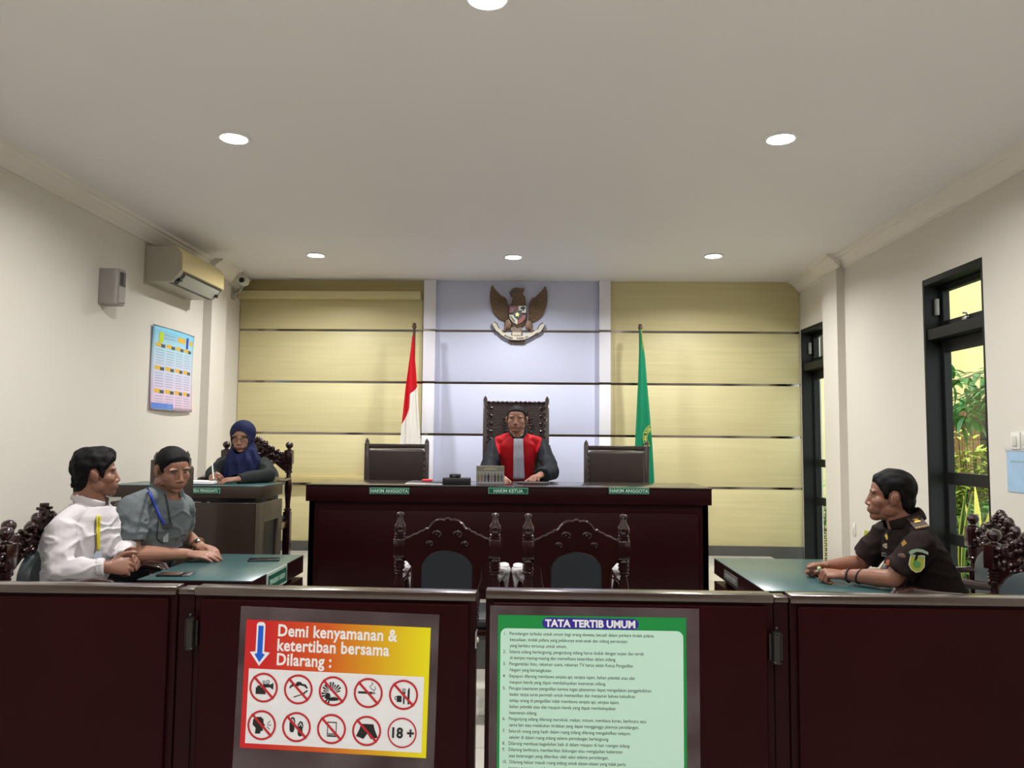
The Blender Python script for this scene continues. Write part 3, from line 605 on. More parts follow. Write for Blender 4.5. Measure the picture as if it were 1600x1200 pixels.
# ------------------------------------------------------------------ flags on stands
def flag(loc, label, build_cloth, lean=0):
    root = empty('flag_stand', loc, 0, label, 'flag', 'flags on stands beside the white bay')
    b = MB(); b.lathe([(.17, 0), (.17, .02), (.15, .035), (.05, .05), (.03, .12), (.018, .13), (.001, .13)], seg=28); b.build('base', mat('dark flag stand', (.04, .02, .015), .35, coat=.4), root)
    b = MB(); b.tube([(0, 0, .1), (lean, 0, 2.10)], .013, seg=12); b.lathe([(.012, 0), (.02, .006), (.022, .02), (.016, .034), (.018, .042), (.012, .05), (.001, .053)], (lean, 0, 2.09), seg=14); b.build('pole', mat('brown flag pole', (.07, .03, .02), .35), root)
    build_cloth(root)
    return root
def cloth(name, root, material, zf0, zf1, xl, xr, ph, nu=48, nv=40, th=.003, amp=.034, folds=1.7):
    # cloth hanging in folds: zf0/zf1(u) top and bottom, xl/xr(z) its silhouette
    b = MB(); bm_ = b.bm; g = []
    for j in range(nv+1):
        row = []
        for i in range(nu+1):
            u = i/nu; z = zf0(u)+(zf1(u)-zf0(u))*j/nv
            x = xl(z)+(xr(z)-xl(z))*u; wd_ = xr(z)-xl(z)
            y = -.02-amp*min(1, wd_/.15)*(.6+.6*math.sin(u*folds*2*math.pi+ph+1.2*z))-.015*math.sin(u*math.pi)
            row.append(bm_.verts.new((x, y, z)))
        g.append(row)
    for j in range(nv):
        for i in range(nu): bm_.faces.new((g[j][i], g[j][i+1], g[j+1][i+1], g[j+1][i]))
    o = b.build(name, material, root, smooth=180, recalc=False)
    s = o.modifiers.new('thickness', 'SOLIDIFY'); s.thickness = th; s.offset = 0
    return o
flag_red = mat('red flag cloth', srgb(196, 30, 40), .7, sheen=.3); flag_white = mat('white flag cloth', (.78, .76, .70), .8); flag_green = mat('green flag cloth', (.012, .215, .105), .65, sheen=.2)
def rw(root):
    # pixel heights of the photograph on the plane of the flag, turned to metres above the dais
    z_ = lambda py: at(640, py, Y=7.05).z-DAIS
    X0 = root.location.x
    px = lambda x, y: at(x, y, Y=7.05).x-X0
    zs = [z_(525), z_(560), z_(606), z_(663), z_(690), z_(760)]
    L = [px(644, 525), px(640, 560), px(634, 606), px(628.5, 663), px(626, 690), px(622, 760)]; Rr = [px(647, 525), px(648.5, 560), px(652, 606), px(655.5, 663), px(657.5, 690), px(662, 760)]
    f = lambda tab: (lambda z: float(np.interp(-z, [-q for q in zs], tab)))
    bnd = lambda u: float(np.interp(u, [0, .42, .44, 1], [z_(664), z_(637), z_(616), z_(605)]))
    cloth('red_cloth', root, flag_red, lambda u: z_(524), bnd, f(L), f(Rr), .5)
    cloth('white_cloth', root, flag_white, bnd, lambda u: z_(790)-.04*math.sin(u*5), f(L), f(Rr), .5)
flag((at(645.5, 505, Y=7.08).x+.012, 7.08, DAIS), 'red and white flag on a brown pole, left of the white bay', rw)
def gr(root):
    z_ = lambda py: at(1000, py, Y=7.05).z-DAIS
    X0 = root.location.x; px = lambda x, y: at(x, y, Y=7.05).x-X0
    zs = [z_(515), z_(560), z_(600), z_(660), z_(692), z_(752), z_(800)]
    L = [px(999.5, 515), px(998.5, 560), px(997, 600), px(994, 660), px(992.5, 692), px(991, 752), px(990, 800)]; Rr = [px(1002.5, 515), px(1008, 560), px(1011, 600), px(1016, 660), px(1018.5, 692), px(1022, 752), px(1024, 800)]
    f = lambda tab: (lambda z: float(np.interp(-z, [-q for q in zs], tab)))
    fc = cloth('green_cloth', root, flag_green, lambda u: z_(514), lambda u: z_(795)-.03*math.sin(u*4), f(L), f(Rr), 2.6, amp=.022)
    # gold fringe at the head and the woven gold crest half turned away
    b = MB(); b.tube([(px(1002, 514), -.030, z_(514)), (px(1003.5, 528), -.036, z_(528)), (px(1004, 548), -.040, z_(548))], [.006, .012, .003], flat=(1, .5)); b.build('fringe', mat('gold fringe', (.55, .42, .08), .6), fc)
    ye = mat('yellow crest thread', (.62, .55, .07), .6)
    b = MB(); C0 = (px(1019, 684), z_(684))
    for rr, wdt in ((.118, .006), (.070, .004)):
        t = [Vector((C0[0]+rr*.75*math.cos(a), -.078, C0[1]+rr*math.sin(a))) for a in [R(100+k*10) for k in range(14)]]
        b.tube(t, wdt, seg=6, flat=(1, .4))
    cr_ = b.build('crest', ye, fc)
    for k, ch in enumerate('GERILAN NEG'[4:][:7]):
        pass
    for k, ch in enumerate('DILAN NEG'):
        a = R(232-k*14); x, z = C0[0]+.092*.75*math.cos(a), C0[1]+.092*math.sin(a)
        if ch != ' ': text('crest_letter', ch, .036, ye, cr_, T(x, -.080, z) @ Matrix.Rotation(R(90)-a, 4, 'Y') @ T(-.012, 0, -.012) @ RX, bold=.001)
flag((at(1000.5, 508, Y=7.08).x, 7.08, DAIS), 'green flag with a yellow crest on a pole, right of the white bay', gr)
# ------------------------------------------------------------------ eagle emblem on the white bay
em = empty('eagle_emblem', (0, 0, 0), 0, 'carved brown eagle emblem with shield and ribbon on the white bay above the judge', 'emblem')
E0 = at(809, 494, Y=7.34); em.location = (E0.x, 7.348, E0.z)
U = 7.34/1202/10
ep = lambda pts: [((x-690)*U, (640-y)*U) for x, y in pts]
brown_e = mat('brown carved wing', (.16, .095, .05), .45, bump=.15, bscale=120); brown_d = mat('dark brown outline', (.05, .035, .03), .5); white_e = mat('ivory ribbon', (.66, .62, .5), .5)
wing = [(540, 470), (520, 390), (490, 345), (440, 325), (390, 280), (330, 215), (282, 145), (258, 205), (247, 280), (247, 380), (258, 450), (285, 540), (320, 610), (370, 665), (420, 700), (480, 722), (520, 705), (548, 680), (545, 560)]
mir = lambda pts: [(1402-x, y+14) for x, y in pts]
for sgn, wp in ((0, wing), (1, mir(wing))):
    b = MB(); b.prism(ep(wp), 0, .03, XZ, bev=.006); wg = b.build('wing', brown_e, em)
    b = MB(); tip = lambda i: None
    roots = [(535, 470+i*22) for i in range(10)]
    ends = [(300, 190), (268, 250), (256, 320), (254, 390), (268, 460), (295, 530), (330, 595), (378, 650), (430, 690), (485, 712)]
    for (x0, y0), (x1, y1) in zip(roots, ends):
        pts = [(x0, y0), ((x0*.55+x1*.45), (y0*.55+y1*.45)+25), (x1, y1)]
        if sgn: pts = mir(pts)
        q = ep(pts); b.tube([(x, -.031, z) for x, z in q], [.004, .006, .002], seg=6, flat=(1, .6))
    q = ep(mir([(420, 345), (430, 430), (470, 520), (540, 595)]) if sgn else [(420, 345), (430, 430), (470, 520), (540, 595)]); b.tube([(x, -.033, z) for x, z in q], [.004, .008, .008, .004], seg=6)
    q = ep(mir([(470, 350), (490, 440), (540, 520)]) if sgn else [(470, 350), (490, 440), (540, 520)]); b.tube([(x, -.033, z) for x, z in q], [.004, .010, .004], seg=6)
    b.build('feathers', brown_e, wg)
body_ = [(590, 440), (600, 380), (620, 340), (575, 330), (565, 300), (555, 270), (580, 250), (592, 215), (640, 192), (700, 195), (755, 208), (790, 198), (785, 240), (762, 275), (775, 310), (800, 330), (810, 380), (820, 450), (835, 620), (820, 720), (780, 790), (690, 830), (600, 790), (555, 720), (548, 600), (560, 480)]
b = MB(); b.prism(ep(body_), .0, .045, XZ, bev=.008); bd = b.build('body', brown_e, em)
b = MB(); b.prism(ep([(555, 265), (600, 245), (640, 262), (640, 285), (605, 290), (600, 310), (580, 330), (568, 305), (590, 290), (560, 282)]), .045, .052, XZ); b.prism(ep([(655, 240), (690, 245), (690, 275), (668, 285), (650, 262)]), .045, .050, XZ); b.build('beak', mat('grey brown beak', (.09, .075, .08), .4), bd)
sh = [(545, 480), (832, 485), (830, 640), (815, 700), (770, 755), (690, 795), (610, 760), (562, 700), (545, 640)]
b = MB(); b.prism(ep(sh), .045, .062, XZ, bev=.003); shd = b.build('shield', mat('dark shield rim', (.02, .018, .03), .45), em)
def quart(pts, m_, z=.062): b = MB(); b.prism(ep(pts), z, z+.002, XZ); return b.build('shield_field', m_, shd)
dred = mat('dark red enamel', (.20, .022, .035), .4); drk = mat('black enamel', (.018, .022, .05), .4); ivory = mat('ivory enamel', (.7, .68, .58), .4)
quart([(556, 492), (695, 492), (695, 560), (620, 565), (622, 598), (556, 598)], dred); quart([(702, 492), (822, 492), (822, 600), (756, 600), (756, 562), (702, 562)], ivory)
quart([(558, 632), (620, 632), (645, 675), (690, 715), (690, 788), (615, 748), (570, 690)], ivory); quart([(700, 718), (745, 680), (760, 632), (824, 632), (808, 695), (765, 748), (700, 786)], mat('brick red enamel', (.30, .05, .035), .4))
quart([(620, 565), (752, 565), (752, 640), (735, 680), (690, 712), (645, 678), (625, 640)], drk, .0645)
st = []
for k in range(10): a = R(90+36*k); r_ = 42 if k % 2 == 0 else 17; st.append((683+r_*math.cos(a), 630-r_*math.sin(a)))
quart(st, gold_m, .067)
quart([(733, 540), (740, 515), (775, 500), (805, 515), (812, 540), (785, 545), (790, 570), (765, 570), (765, 548)], mat('dark olive tree', (.03, .045, .03), .5), .0645)
quart([(570, 505), (580, 540), (600, 555), (590, 590), (612, 590), (612, 555), (632, 540), (640, 505), (620, 525), (590, 525)], mat('pale bull head', (.35, .22, .22), .5), .0645)
quart([(570, 655), (585, 650), (650, 730), (655, 755), (615, 735)], mat('rice sheaf', (.16, .15, .08), .5), .0645)
for pts in ([(555, 690), (600, 770), (580, 830), (540, 850), (520, 830), (500, 880), (465, 910), (440, 935), (385, 925), (380, 900), (440, 885), (470, 860), (490, 810), (480, 750), (510, 710)],):
    for mm in (0, 1):
        b = MB(); b.prism(ep(mir(pts) if mm else pts), .012, .05, XZ, bev=.006); b.build('leg', mat('russet brown leg', (.19, .10, .05), .45), em)
b = MB(); b.prism(ep([(612, 790), (690, 830), (750, 795), (775, 960), (800, 1020), (805, 1070), (785, 1085), (770, 1070), (750, 1085), (725, 1068), (700, 1085), (670, 1070), (650, 1085), (625, 1068), (600, 1080), (575, 1065), (552, 1060), (560, 1015), (588, 950)]), .0, .03, XZ, bev=.004); b.build('tail', brown_e, em)
b = MB()
arcpts = [(390, 905), (440, 950), (500, 990), (580, 1022), (690, 1030), (800, 1022), (880, 985), (940, 950), (1000, 905)]
low = [(x, y) for x, y in arcpts]; up = [(x+ (18 if x < 690 else -18 if x > 690 else 0), y-62 if 450 < x < 930 else y-40) for x, y in arcpts]
for i in range(len(low)-1): b.prism(ep([low[i], low[i+1], up[i+1], up[i]]), .05, .056, XZ)
for pts in ([(395, 905), (350, 890), (275, 770), (320, 775), (322, 735), (365, 770), (405, 850), (455, 880)],):
    b.prism(ep(pts), .02, .05, XZ); b.prism(ep(mir(pts)), .02, .05, XZ)
rb = b.build('ribbon', white_e, em)
b = MB()
for pts in ([(x, y+8) for x, y in arcpts], [(320, 735), (365, 770), (405, 850)], mir([(320, 735), (365, 770), (405, 850)]), [(275, 770), (350, 890), (395, 908)], mir([(275, 770), (350, 890), (395, 908)])):
    b.tube([(x, -.05, z) for x, z in ep(pts)], .004, seg=6)
b.build('ribbon_edge', mat('dark ribbon edge', (.03, .03, .045), .5), rb)
def arc_text(s, x0, x1):
    q = ep([(x0, 0), (x1, 0)]); n = len(s)
    for i, ch in enumerate(s):
        xx = x0+(x1-x0)*(i+.5)/n; yy = float(np.interp(xx, [p[0] for p in arcpts], [p[1] for p in arcpts])); y2 = float(np.interp(xx+10, [p[0] for p in arcpts], [p[1] for p in arcpts]))
        (x, z), = ep([(xx, yy-10)]); an = math.atan2((yy-y2), 10)
        if ch != ' ': text('motto_letter', ch, .026, brown_d, rb, T(x, -.0565, z) @ Matrix.Rotation(-an, 4, 'Y') @ RX, align='CENTER', bold=.001, xs=.8)
arc_text('BHINNEKA', 480, 615); arc_text('TUNGGAL', 675, 795); arc_text('IKA', 805, 862)
b = MB(); b.prism(ep([(608, 900), (745, 900), (745, 948), (608, 948)]), .03, .034, XZ); b.build('plaque', white_e, em)
# ------------------------------------------------------------------ things on the left wall
ac = empty('air_conditioner', (XL, 5.885, 2.53), 0, 'wall air conditioner with yellowed front panel high on the left wall', 'air conditioner')
ac_y = mat('yellowed white plastic', (.72, .60, .30), .35); ac_shade = mat('beige housing with painted shade', (.46, .43, .36), .4)  # the shaded end of the housing is painted in as a greyer colour
hl = .385; D_ = .265
prof = [(0, 0), (.19, 0), (.235, .035), (D_, .08), (D_, .21), (.24, .25), (.20, .262), (0, .265)]
XYZ_end = Matrix(((1, 0, 0, 0), (0, 0, 1, 0), (0, 1, 0, 0), (0, 0, 0, 1)))
b = MB(); b.prism(prof, -hl, hl, XYZ_end); b.build('housing', ac_shade, ac, bevel=.006)
b = MB(); b.prism([(D_-.002, .082), (D_+.012, .088), (D_+.012, .205), (.245, .256), (.20, .268), (.19, .262), (.236, .247), (D_-.002, .208)], -hl+.004, hl-.004, XYZ_end); b.build('front_panel', ac_y, ac, bevel=.004)
b = MB(); b.prism([(.16, -.004), (.19, -.002), (D_-.028, .036), (D_-.002, .074), (D_+.004, .080), (D_-.01, .083), (.22, .05), (.17, .01)], -hl+.05, hl-.02, XYZ_end); b.build('air_slot', mat('dark slot', (.03, .03, .028), .5), ac)
b = MB(); b.prism([(.20, -.004), (.206, -.006), (D_-.01, .05), (D_-.004, .066), (D_-.010, .064), (.204, .004)], -hl+.09, hl-.05, XYZ_end); b.build('louver', mat('grey louver', (.36, .36, .32), .4), ac)
for s in (-1, 1):
    b = MB(); b.box(.19, D_-.02, s*(hl-.06)-.02, s*(hl-.06)+.02, .01, .035); b.build('louver_hinge', black_pl, ac)
b = MB(); b.box(0, .004, -hl-.015, hl-.1, -.02, .29); b.build('wall_plate', ac_shade, ac)
sp = empty('wall_speaker', (XL, 4.97, 2.26), 0, 'small grey wall speaker left of the air conditioner', 'speaker')
pr_ = [(0, -.06), (.09, -.06)]+[(.09+.045*math.sin(a), -.06*math.cos(a)) for a in [math.pi*k/10 for k in range(1, 10)]]+[(.09, .06), (0, .06)]
b = MB(); b.prism(pr_, 0, .235); b.build('cabinet', mat('warm grey speaker cabinet', (.30, .27, .25), .4), sp, bevel=.004)
b = MB(); b.prism([(x*1.03+.003, y*.8) for x, y in pr_[2:-2]], .125, .215); b.build('upper_grille', mat('dark speaker grille', (.05, .045, .045), .4), sp)
b = MB(); b.prism([(x*1.03+.003, y*.8) for x, y in pr_[2:-2]], .015, .115); b.build('lower_grille', mat('shiny grey grille', (.42, .40, .38), .2), sp)
cal = empty('wall_calendar', (XL, 5.98, 1.60), 0, 'blue to pink twelve month wall calendar pinned to the left wall', 'calendar')
calm = mat('calendar print', (.6, .8, .9), .5); nt = calm.node_tree
tc = nt.nodes.new('ShaderNodeTexCoord'); sx_ = nt.nodes.new('ShaderNodeSeparateXYZ'); mr = nt.nodes.new('ShaderNodeMapRange'); cr = nt.nodes.new('ShaderNodeValToRGB'); mr.inputs[2].default_value = .62
e = cr.color_ramp.elements; e[0].color = srgb(226, 188, 214); e[1].color = srgb(120, 196, 226); x_ = cr.color_ramp.elements.new(.45); x_.color = srgb(206, 208, 232); x_ = cr.color_ramp.elements.new(.72); x_.color = srgb(180, 214, 232)
nt.links.new(tc.outputs['Object'], sx_.inputs[0]); nt.links.new(sx_.outputs[2], mr.inputs[0]); nt.links.new(mr.outputs[0], cr.inputs[0]); nt.links.new(cr.outputs[0], nt.nodes['Principled BSDF'].inputs['Base Color'])
CW, CH = .35, .63
def cal_x(y, z): return .012+.016*((z/CH-.55)**2)*2+.012*math.cos(y*5)
def cal_grid(b, y0, y1, z0, z1, off, n=6, mz=8):
    g = [[b.bm.verts.new((cal_x(y0+(y1-y0)*i/n, z0+(z1-z0)*j/mz)+off, y0+(y1-y0)*i/n, z0+(z1-z0)*j/mz)) for i in range(n+1)] for j in range(mz+1)]
    for j in range(mz):
        for i in range(n): b.bm.faces.new((g[j][i], g[j][i+1], g[j+1][i+1], g[j+1][i]))
b = MB(); cal_grid(b, -CW, CW, 0, CH, 0, 14, 18); sheet = b.build('sheet', calm, cal, smooth=180, recalc=False); sm = sheet.modifiers.new('t', 'SOLIDIFY'); sm.thickness = .0012
b = MB(); b.tube([(cal_x(-CW, CH), -CW, CH), (cal_x(0, CH), 0, CH), (cal_x(CW, CH), CW, CH)], .004); b.build('hanging_strip', mat('dark strip', (.12, .11, .1), .4), cal)
yl = mat('calendar yellow print', srgb(224, 178, 60), .5); dk = mat('calendar dark print', srgb(70, 84, 80), .5); gy = mat('calendar grey print', srgb(150, 165, 185), .6); bl = mat('calendar blue print', srgb(88, 130, 208), .5); lg = mat('calendar green print', srgb(190, 214, 40), .5); db = mat('calendar indigo print', srgb(50, 60, 170), .5)
bg_ = MB()
for r_ in range(3):
    for c_ in range(4):
        y0 = -CW+.05+c_*.155; z0 = CH-.14-r_*.175
        by, bd_ = MB(), MB(); cal_grid(by, y0, y0+.075, z0-.012, z0+.016, .001, 2, 2); cal_grid(bd_, y0+.072, y0+.135, z0-.016, z0+.010, .0008, 2, 2); by.build('month_header', yl, sheet, smooth=0); bd_.build('month_bar', dk, sheet, smooth=0)
        for k in range(6): cal_grid(bg_, y0+.005, y0+.125, z0-.04-k*.02, z0-.035-k*.02, .0008, 2, 1)
bg_.build('date_lines', gy, sheet, smooth=0)
b = MB(); cal_grid(b, -CW+.005, -.02, .005, .05, .001, 3, 2); b.build('footer', bl, sheet, smooth=0)
b = MB(); cal_grid(b, -CW+.09, -CW+.15, CH-.12, CH-.04, .0016, 2, 2); b.build('green_picture', lg, sheet, smooth=0)
b = MB(); cal_grid(b, .19, .23, CH-.12, CH-.03, .0016, 2, 2); b.build('blue_picture', db, sheet, smooth=0)
b = MB(); cal_grid(b, .03, .17, CH-.085, CH-.045, .001, 2, 2); cal_grid(b, .26, .32, CH-.085, CH-.05, .001, 2, 2); b.build('logo_patch', yl, sheet, smooth=0)
b = MB(); cal_grid(b, -.19, -.02, CH-.06, CH-.052, .001, 2, 1); cal_grid(b, -.19, .0, CH-.085, CH-.077, .001, 2, 1); b.build('title_lines', gy, sheet, smooth=0)
cc = empty('security_camera', (-2.68, 7.04, 2.83), 0, 'small white security camera in the back left corner under the ceiling', 'camera')
b = MB(); b.ell((0, 0, .015), (.045, .055, .042)); b.box(-.045, .045, -.06, .03, .0, .045, bev=.015, seg=3); b.build('housing', white_pl, cc)
b = MB(); b.lathe([(.001, 0), (.024, 0), (.024, .006), (.012, .007), (.001, .004)], seg=18, mtx=T(.0, -.06, .018) @ Matrix.Rotation(R(90), 4, 'X')); b.build('lens', black_pl, cc)
b = MB(); b.tube([(-.02, .02, -.02), (-.06, .06, -.06), (-.10, .1, -.07), (-.148, .12, -.07)], .012); b.box(-.15, -.14, .08, .16, -.13, -.02); b.build('bracket', mat('grey bracket', (.4, .39, .36), .4), cc)
# ------------------------------------------------------------------ things on the right wall
def rocker(y, z, label, w_=.075):
    root = empty('light_switch', (XR, y, z), 0, label, 'switch', 'light switches on the right wall')
    b = MB(); b.box(-.012, 0, -w_/2, w_/2, -.045, .045, bev=.004); b.build('switch_plate', white_pl, root)
    b = MB(); b.box(-.018, -.012, -.018, .018, -.028, .028, bev=.003); b.build('rocker', mat('ivory rocker', (.62, .60, .55), .35), root)
rocker(4.13, 1.415, 'white light switch beside the glazed door, the left one of the pair'); rocker(4.045, 1.42, 'white light switch at the right edge of the picture', .07)
b = MB(); b.box(-.010, 0, -.02, .02, -.048, .048, bev=.004); b.box(-.014, -.009, -.008, .008, -.02, .02, bev=.002)
o = b.build('wall_socket', white_pl, loc=(XR, 6.2, .715)); tag(o, 'small white box low on the right wall beyond the officer', 'socket')
nb = empty('notice_sheet', (XR, 4.03, 1.145), 0, 'pale blue notice sheet under the light switches', 'notice')
b = MB(); b.box(-.004, -.001, -.19, .19, 0, .222); b.build('sheet', mat('pale blue paper', (.36, .53, .72), .6, vary=.12, vscale=(14, 14, 14)), nb)
b = MB(); b.box(-.006, -.004, -.19, .2, .216, .236, bev=.002); b.build('top_strip', mat('grey white strip', (.6, .6, .58), .5), nb)
b = MB(); b.box(-.0048, -.004, -.17, .16, .155, .166); b.build('print_line', mat('olive print', (.28, .42, .45), .6), nb)
# ------------------------------------------------------------------ things on the desks and the bench
def phone(loc, rz, label, l_=.155, w_=.075, name='mobile_phone', cat='phone'):
    root = empty(name, loc, rz, label, cat)
    b = MB(); b.box(-l_/2, l_/2, -w_/2, w_/2, .0005, .0085, bev=.003, seg=3); b.build('body', mat('black phone body', (.012, .012, .014), .3), root)
    b = MB(); b.box(-l_/2+.004, l_/2-.004, -w_/2+.004, w_/2-.004, .0085, .0092); b.build('screen', mat('black phone glass', (.006, .007, .008), .05), root)
    return root
ph = phone((-1.655, 3.62, .75), R(4), 'black phone on the near edge of the left desk by the clasped hands')
b = MB(); b.box(.045, .0785, -.0385, .0385, .0005, .0095, bev=.003); b.build('steel_end', steel_m, ph)
phone((-1.40, 4.09, .75), R(14), 'black phone lying flat at the middle of the left desk', .16, .08)
BT = DAIS+.755
pf = empty('photo_stand', (-.276, 5.42, BT), R(3), 'upright group photo stand on the bench before the judge', 'photo stand')
PW, PH = .098, .128
b = MB(); b.box(-PW, PW, 0, .012, 0, PH, bev=.002); b.box(-PW+.01, PW-.01, .0, .07, 0, .006); b.build('frame', mat('grey card frame', (.20, .19, .17), .4), pf)
def pq(name, polys, m_, y): 
    b = MB()
    for p_ in polys: b.prism([(x*PW*2-PW, z*PH) for x, z in p_], y, y+.0006, XZ)
    return b.build(name, m_, pf, smooth=0)
pq('picture', [rect(.02, .98, .12, .96)], mat('grey picture', (.23, .23, .21), .4), .0005)
pq('picture_floor', [rect(.02, .98, .03, .14)], mat('pale picture floor', (.28, .28, .32), .4), .0012); pq('picture_roof', [rect(.02, .98, .70, .94)], mat('olive picture roof', (.16, .145, .11), .4), .0012)
pq('picture_arch', [[(.25, .78)]+[(.5+.25*math.cos(a), .78+.12*math.sin(a)) for a in [R(180-20*k) for k in range(10)]]], mat('pale olive arch', (.28, .26, .16), .4), .0018)
cols = [(.17, .13, .06), (.17, .10, .08), (.06, .06, .07), (.012, .012, .014), (.14, .11, .10), (.03, .025, .03), (.05, .05, .03), (.08, .07, .11)]
for k, c_ in enumerate(cols):
    x = .08+k*.118
    g = pq('figure', [[(x-.03, .12), (x+.03, .12), (x+.045, .42), (x+.03, .5), (x-.03, .5), (x-.045, .42)], circ(x, .555, .022, 8, .045)], mat('printed figure %d' % k, c_, .5), .0018)
tb = empty('tissue_box', (-.50, 5.36, BT), R(2), 'black stepped desk box on the bench left of the photo stand', 'box')
b = MB(); b.box(-.10, .09, -.06, .06, 0, .046, bev=.005); b.build('box_body', black_pl, tb)
b = MB(); b.box(-.055, .02, -.04, .04, .046, .072, bev=.006); b.build('box_lid', black_pl, tb)
b = MB(); b.box(-.03, -.012, -.043, -.04, .052, .064); b.build('clip', steel_m, tb)
pp = empty('paper_stack', (-.71, 5.42, BT), R(-6), 'thin stack of papers on the bench beside the low left chair', 'papers')
b = MB(); b.box(-.14, .14, -.1, .1, 0, .006); b.box(-.13, .145, -.095, .105, .006, .011, mtx=Matrix.Rotation(R(3), 4, 'Z')); b.build('sheets', paper_m, pp)
b = MB(); b.box(-.13, .15, -.1, .09, .0115, .015, bev=.001); b.build('folder', mat('dark blue grey folder', (.05, .055, .075), .4), pp)
o = MB().box(-.035, .035, -.025, .025, .0005, .016, bev=.006, seg=3).build('stamp_pad', mat('bright red plastic', srgb(235, 60, 60), .4), loc=(-.715, 5.4, BT+.015), rz=R(-4)); tag(o, 'small bright red pad lying on the papers on the bench', 'stamp pad')
o = MB().box(-.075, .075, -.11, .11, .0005, .012, bev=.003).build('notebook', mat('dark notebook cover', (.03, .028, .03), .4), loc=(.03, 5.52, BT), rz=R(82)); tag(o, 'dark flat notebook on the bench under the hand of the judge', 'notebook')
nbk = empty('notepad', (-2.21, 5.14, 1.08), R(2), 'white open notepad the woman in the headscarf writes on', 'notepad')
b = MB(); b.box(-.11, .115, -.08, .08, 0, .006, bev=.002); b.build('cover', mat('dark blue notepad cover', (.03, .04, .07), .4), nbk)
b = MB(); b.box(-.108, .112, -.078, .078, .006, .024, bev=.002); b.build('pages', paper_m, nbk)
of = MB().box(-.12, .12, -.09, .09, .0005, .006, bev=.001).build('folder', mat('orange card', srgb(214, 92, 30), .5), loc=(1.505, 3.86, .75), rz=R(15)); tag(of, 'orange folder on the right desk behind the forearms of the officer', 'folder')
# ------------------------------------------------------------------ people
V = Vector
def remesh(b, voxel, smooth=4, fac=.5):
    me = bpy.data.meshes.new('tmp'); bmesh.ops.recalc_face_normals(b.bm, faces=b.bm.faces); b.bm.to_mesh(me); b.bm.free()
    o = bpy.data.objects.new('tmp', me); COL.objects.link(o)
    r = o.modifiers.new('r', 'REMESH'); r.mode = 'VOXEL'; r.voxel_size = voxel; r.use_smooth_shade = True
    if smooth: s = o.modifiers.new('s', 'SMOOTH'); s.iterations = smooth; s.factor = fac
    dg = bpy.context.evaluated_depsgraph_get(); out = bpy.data.meshes.new_from_object(o.evaluated_get(dg))
    bpy.data.objects.remove(o); bpy.data.meshes.remove(me)
    return out
def put(name, me, material, root, label=None, smooth=True):
    # a mesh made in room coordinates, hung under its person
    me.name = name; me.materials.clear(); me.materials.append(material)
    me.transform(Matrix.Translation(-root.location))
    if smooth: me.polygons.foreach_set('use_smooth', [True]*len(me.polygons))
    o = bpy.data.objects.new(name, me); COL.objects.link(o); o.parent = root
    return tag(o, label)
def co_of(me):
    a = np.empty(len(me.vertices)*3); me.vertices.foreach_get('co', a); return a.reshape(-1, 3)
def no_of(me):
    a = np.empty(len(me.vertices)*3); me.vertex_normals.foreach_get('vector', a); return a.reshape(-1, 3)
def wrinkle(me, amp, sc=(9, 9, 15), seed=0, keep=None):
    c, n = co_of(me), no_of(me)
    d = np.empty(len(c))
    for i, p in enumerate(c):
        q = V((p[0]*sc[0]+seed, p[1]*sc[1]+seed*.7, p[2]*sc[2]))
        w_ = noise.noise_vector(q*.6)*.8
        v = noise.noise(q+w_); d[i] = max(0, 1-abs(v)*2.6)**1.5-.35+noise.noise(q*2.1)*.25
    if keep is not None: d = d*keep(c)
    c = c+n*(amp*d)[:, None]
    me.vertices.foreach_set('co', c.ravel()); me.update()
def shell(me, mask, off, th, rim=24):
    # a thin layer lifted off a surface where mask(points) is true; off = distance or function of points
    c, n = co_of(me), no_of(me)
    ok = mask(c)
    o = off(c) if callable(off) else np.full(len(c), off)
    bm_ = bmesh.new(); bm_.from_mesh(me); bm_.verts.ensure_lookup_table()
    for i, v in enumerate(bm_.verts): v.co = v.co+V(n[i])*float(o[i])
    bad = [v for i, v in enumerate(bm_.verts) if not ok[i]]
    bmesh.ops.delete(bm_, geom=bad, context='VERTS')
    bm_.verts.ensure_lookup_table()
    for _ in range(rim):      # the rim runs smoothly along itself
        new = {}
        for v in bm_.verts:
            if v.is_boundary:
                nb_ = [e_.other_vert(v) for e_ in v.link_edges if e_.is_boundary]
                if len(nb_) == 2: new[v] = v.co*.4+(nb_[0].co+nb_[1].co)*.3
        for v, q in new.items(): v.co = q
    out = bpy.data.meshes.new('shell'); bm_.to_mesh(out); bm_.free()
    return out
def solid(o, th, offset=-1):
    s = o.modifiers.new('thickness', 'SOLIDIFY'); s.thickness = th; s.offset = offset; return o
def limb(b, pts, rad, seg=16, flat=None, up=None):
    b.tube(pts, rad, seg=seg, flat=flat, up=up)
    for p, r in zip(pts, rad):
        rr = max(r) if isinstance(r, tuple) else r
        if flat: rr *= min(flat)
        b.ell(p, (rr, rr, rr), seg=14)
def head_matrix(c, yaw, pitch=0, roll=0, s=1.0, wide=1.0):
    return Matrix.Translation(c) @ Matrix.Rotation(R(yaw), 4, 'Z') @ Matrix.Rotation(R(pitch), 4, 'X') @ Matrix.Rotation(R(roll), 4, 'Y') @ Matrix.Diagonal((s*wide, s*.97, s*.96, 1))
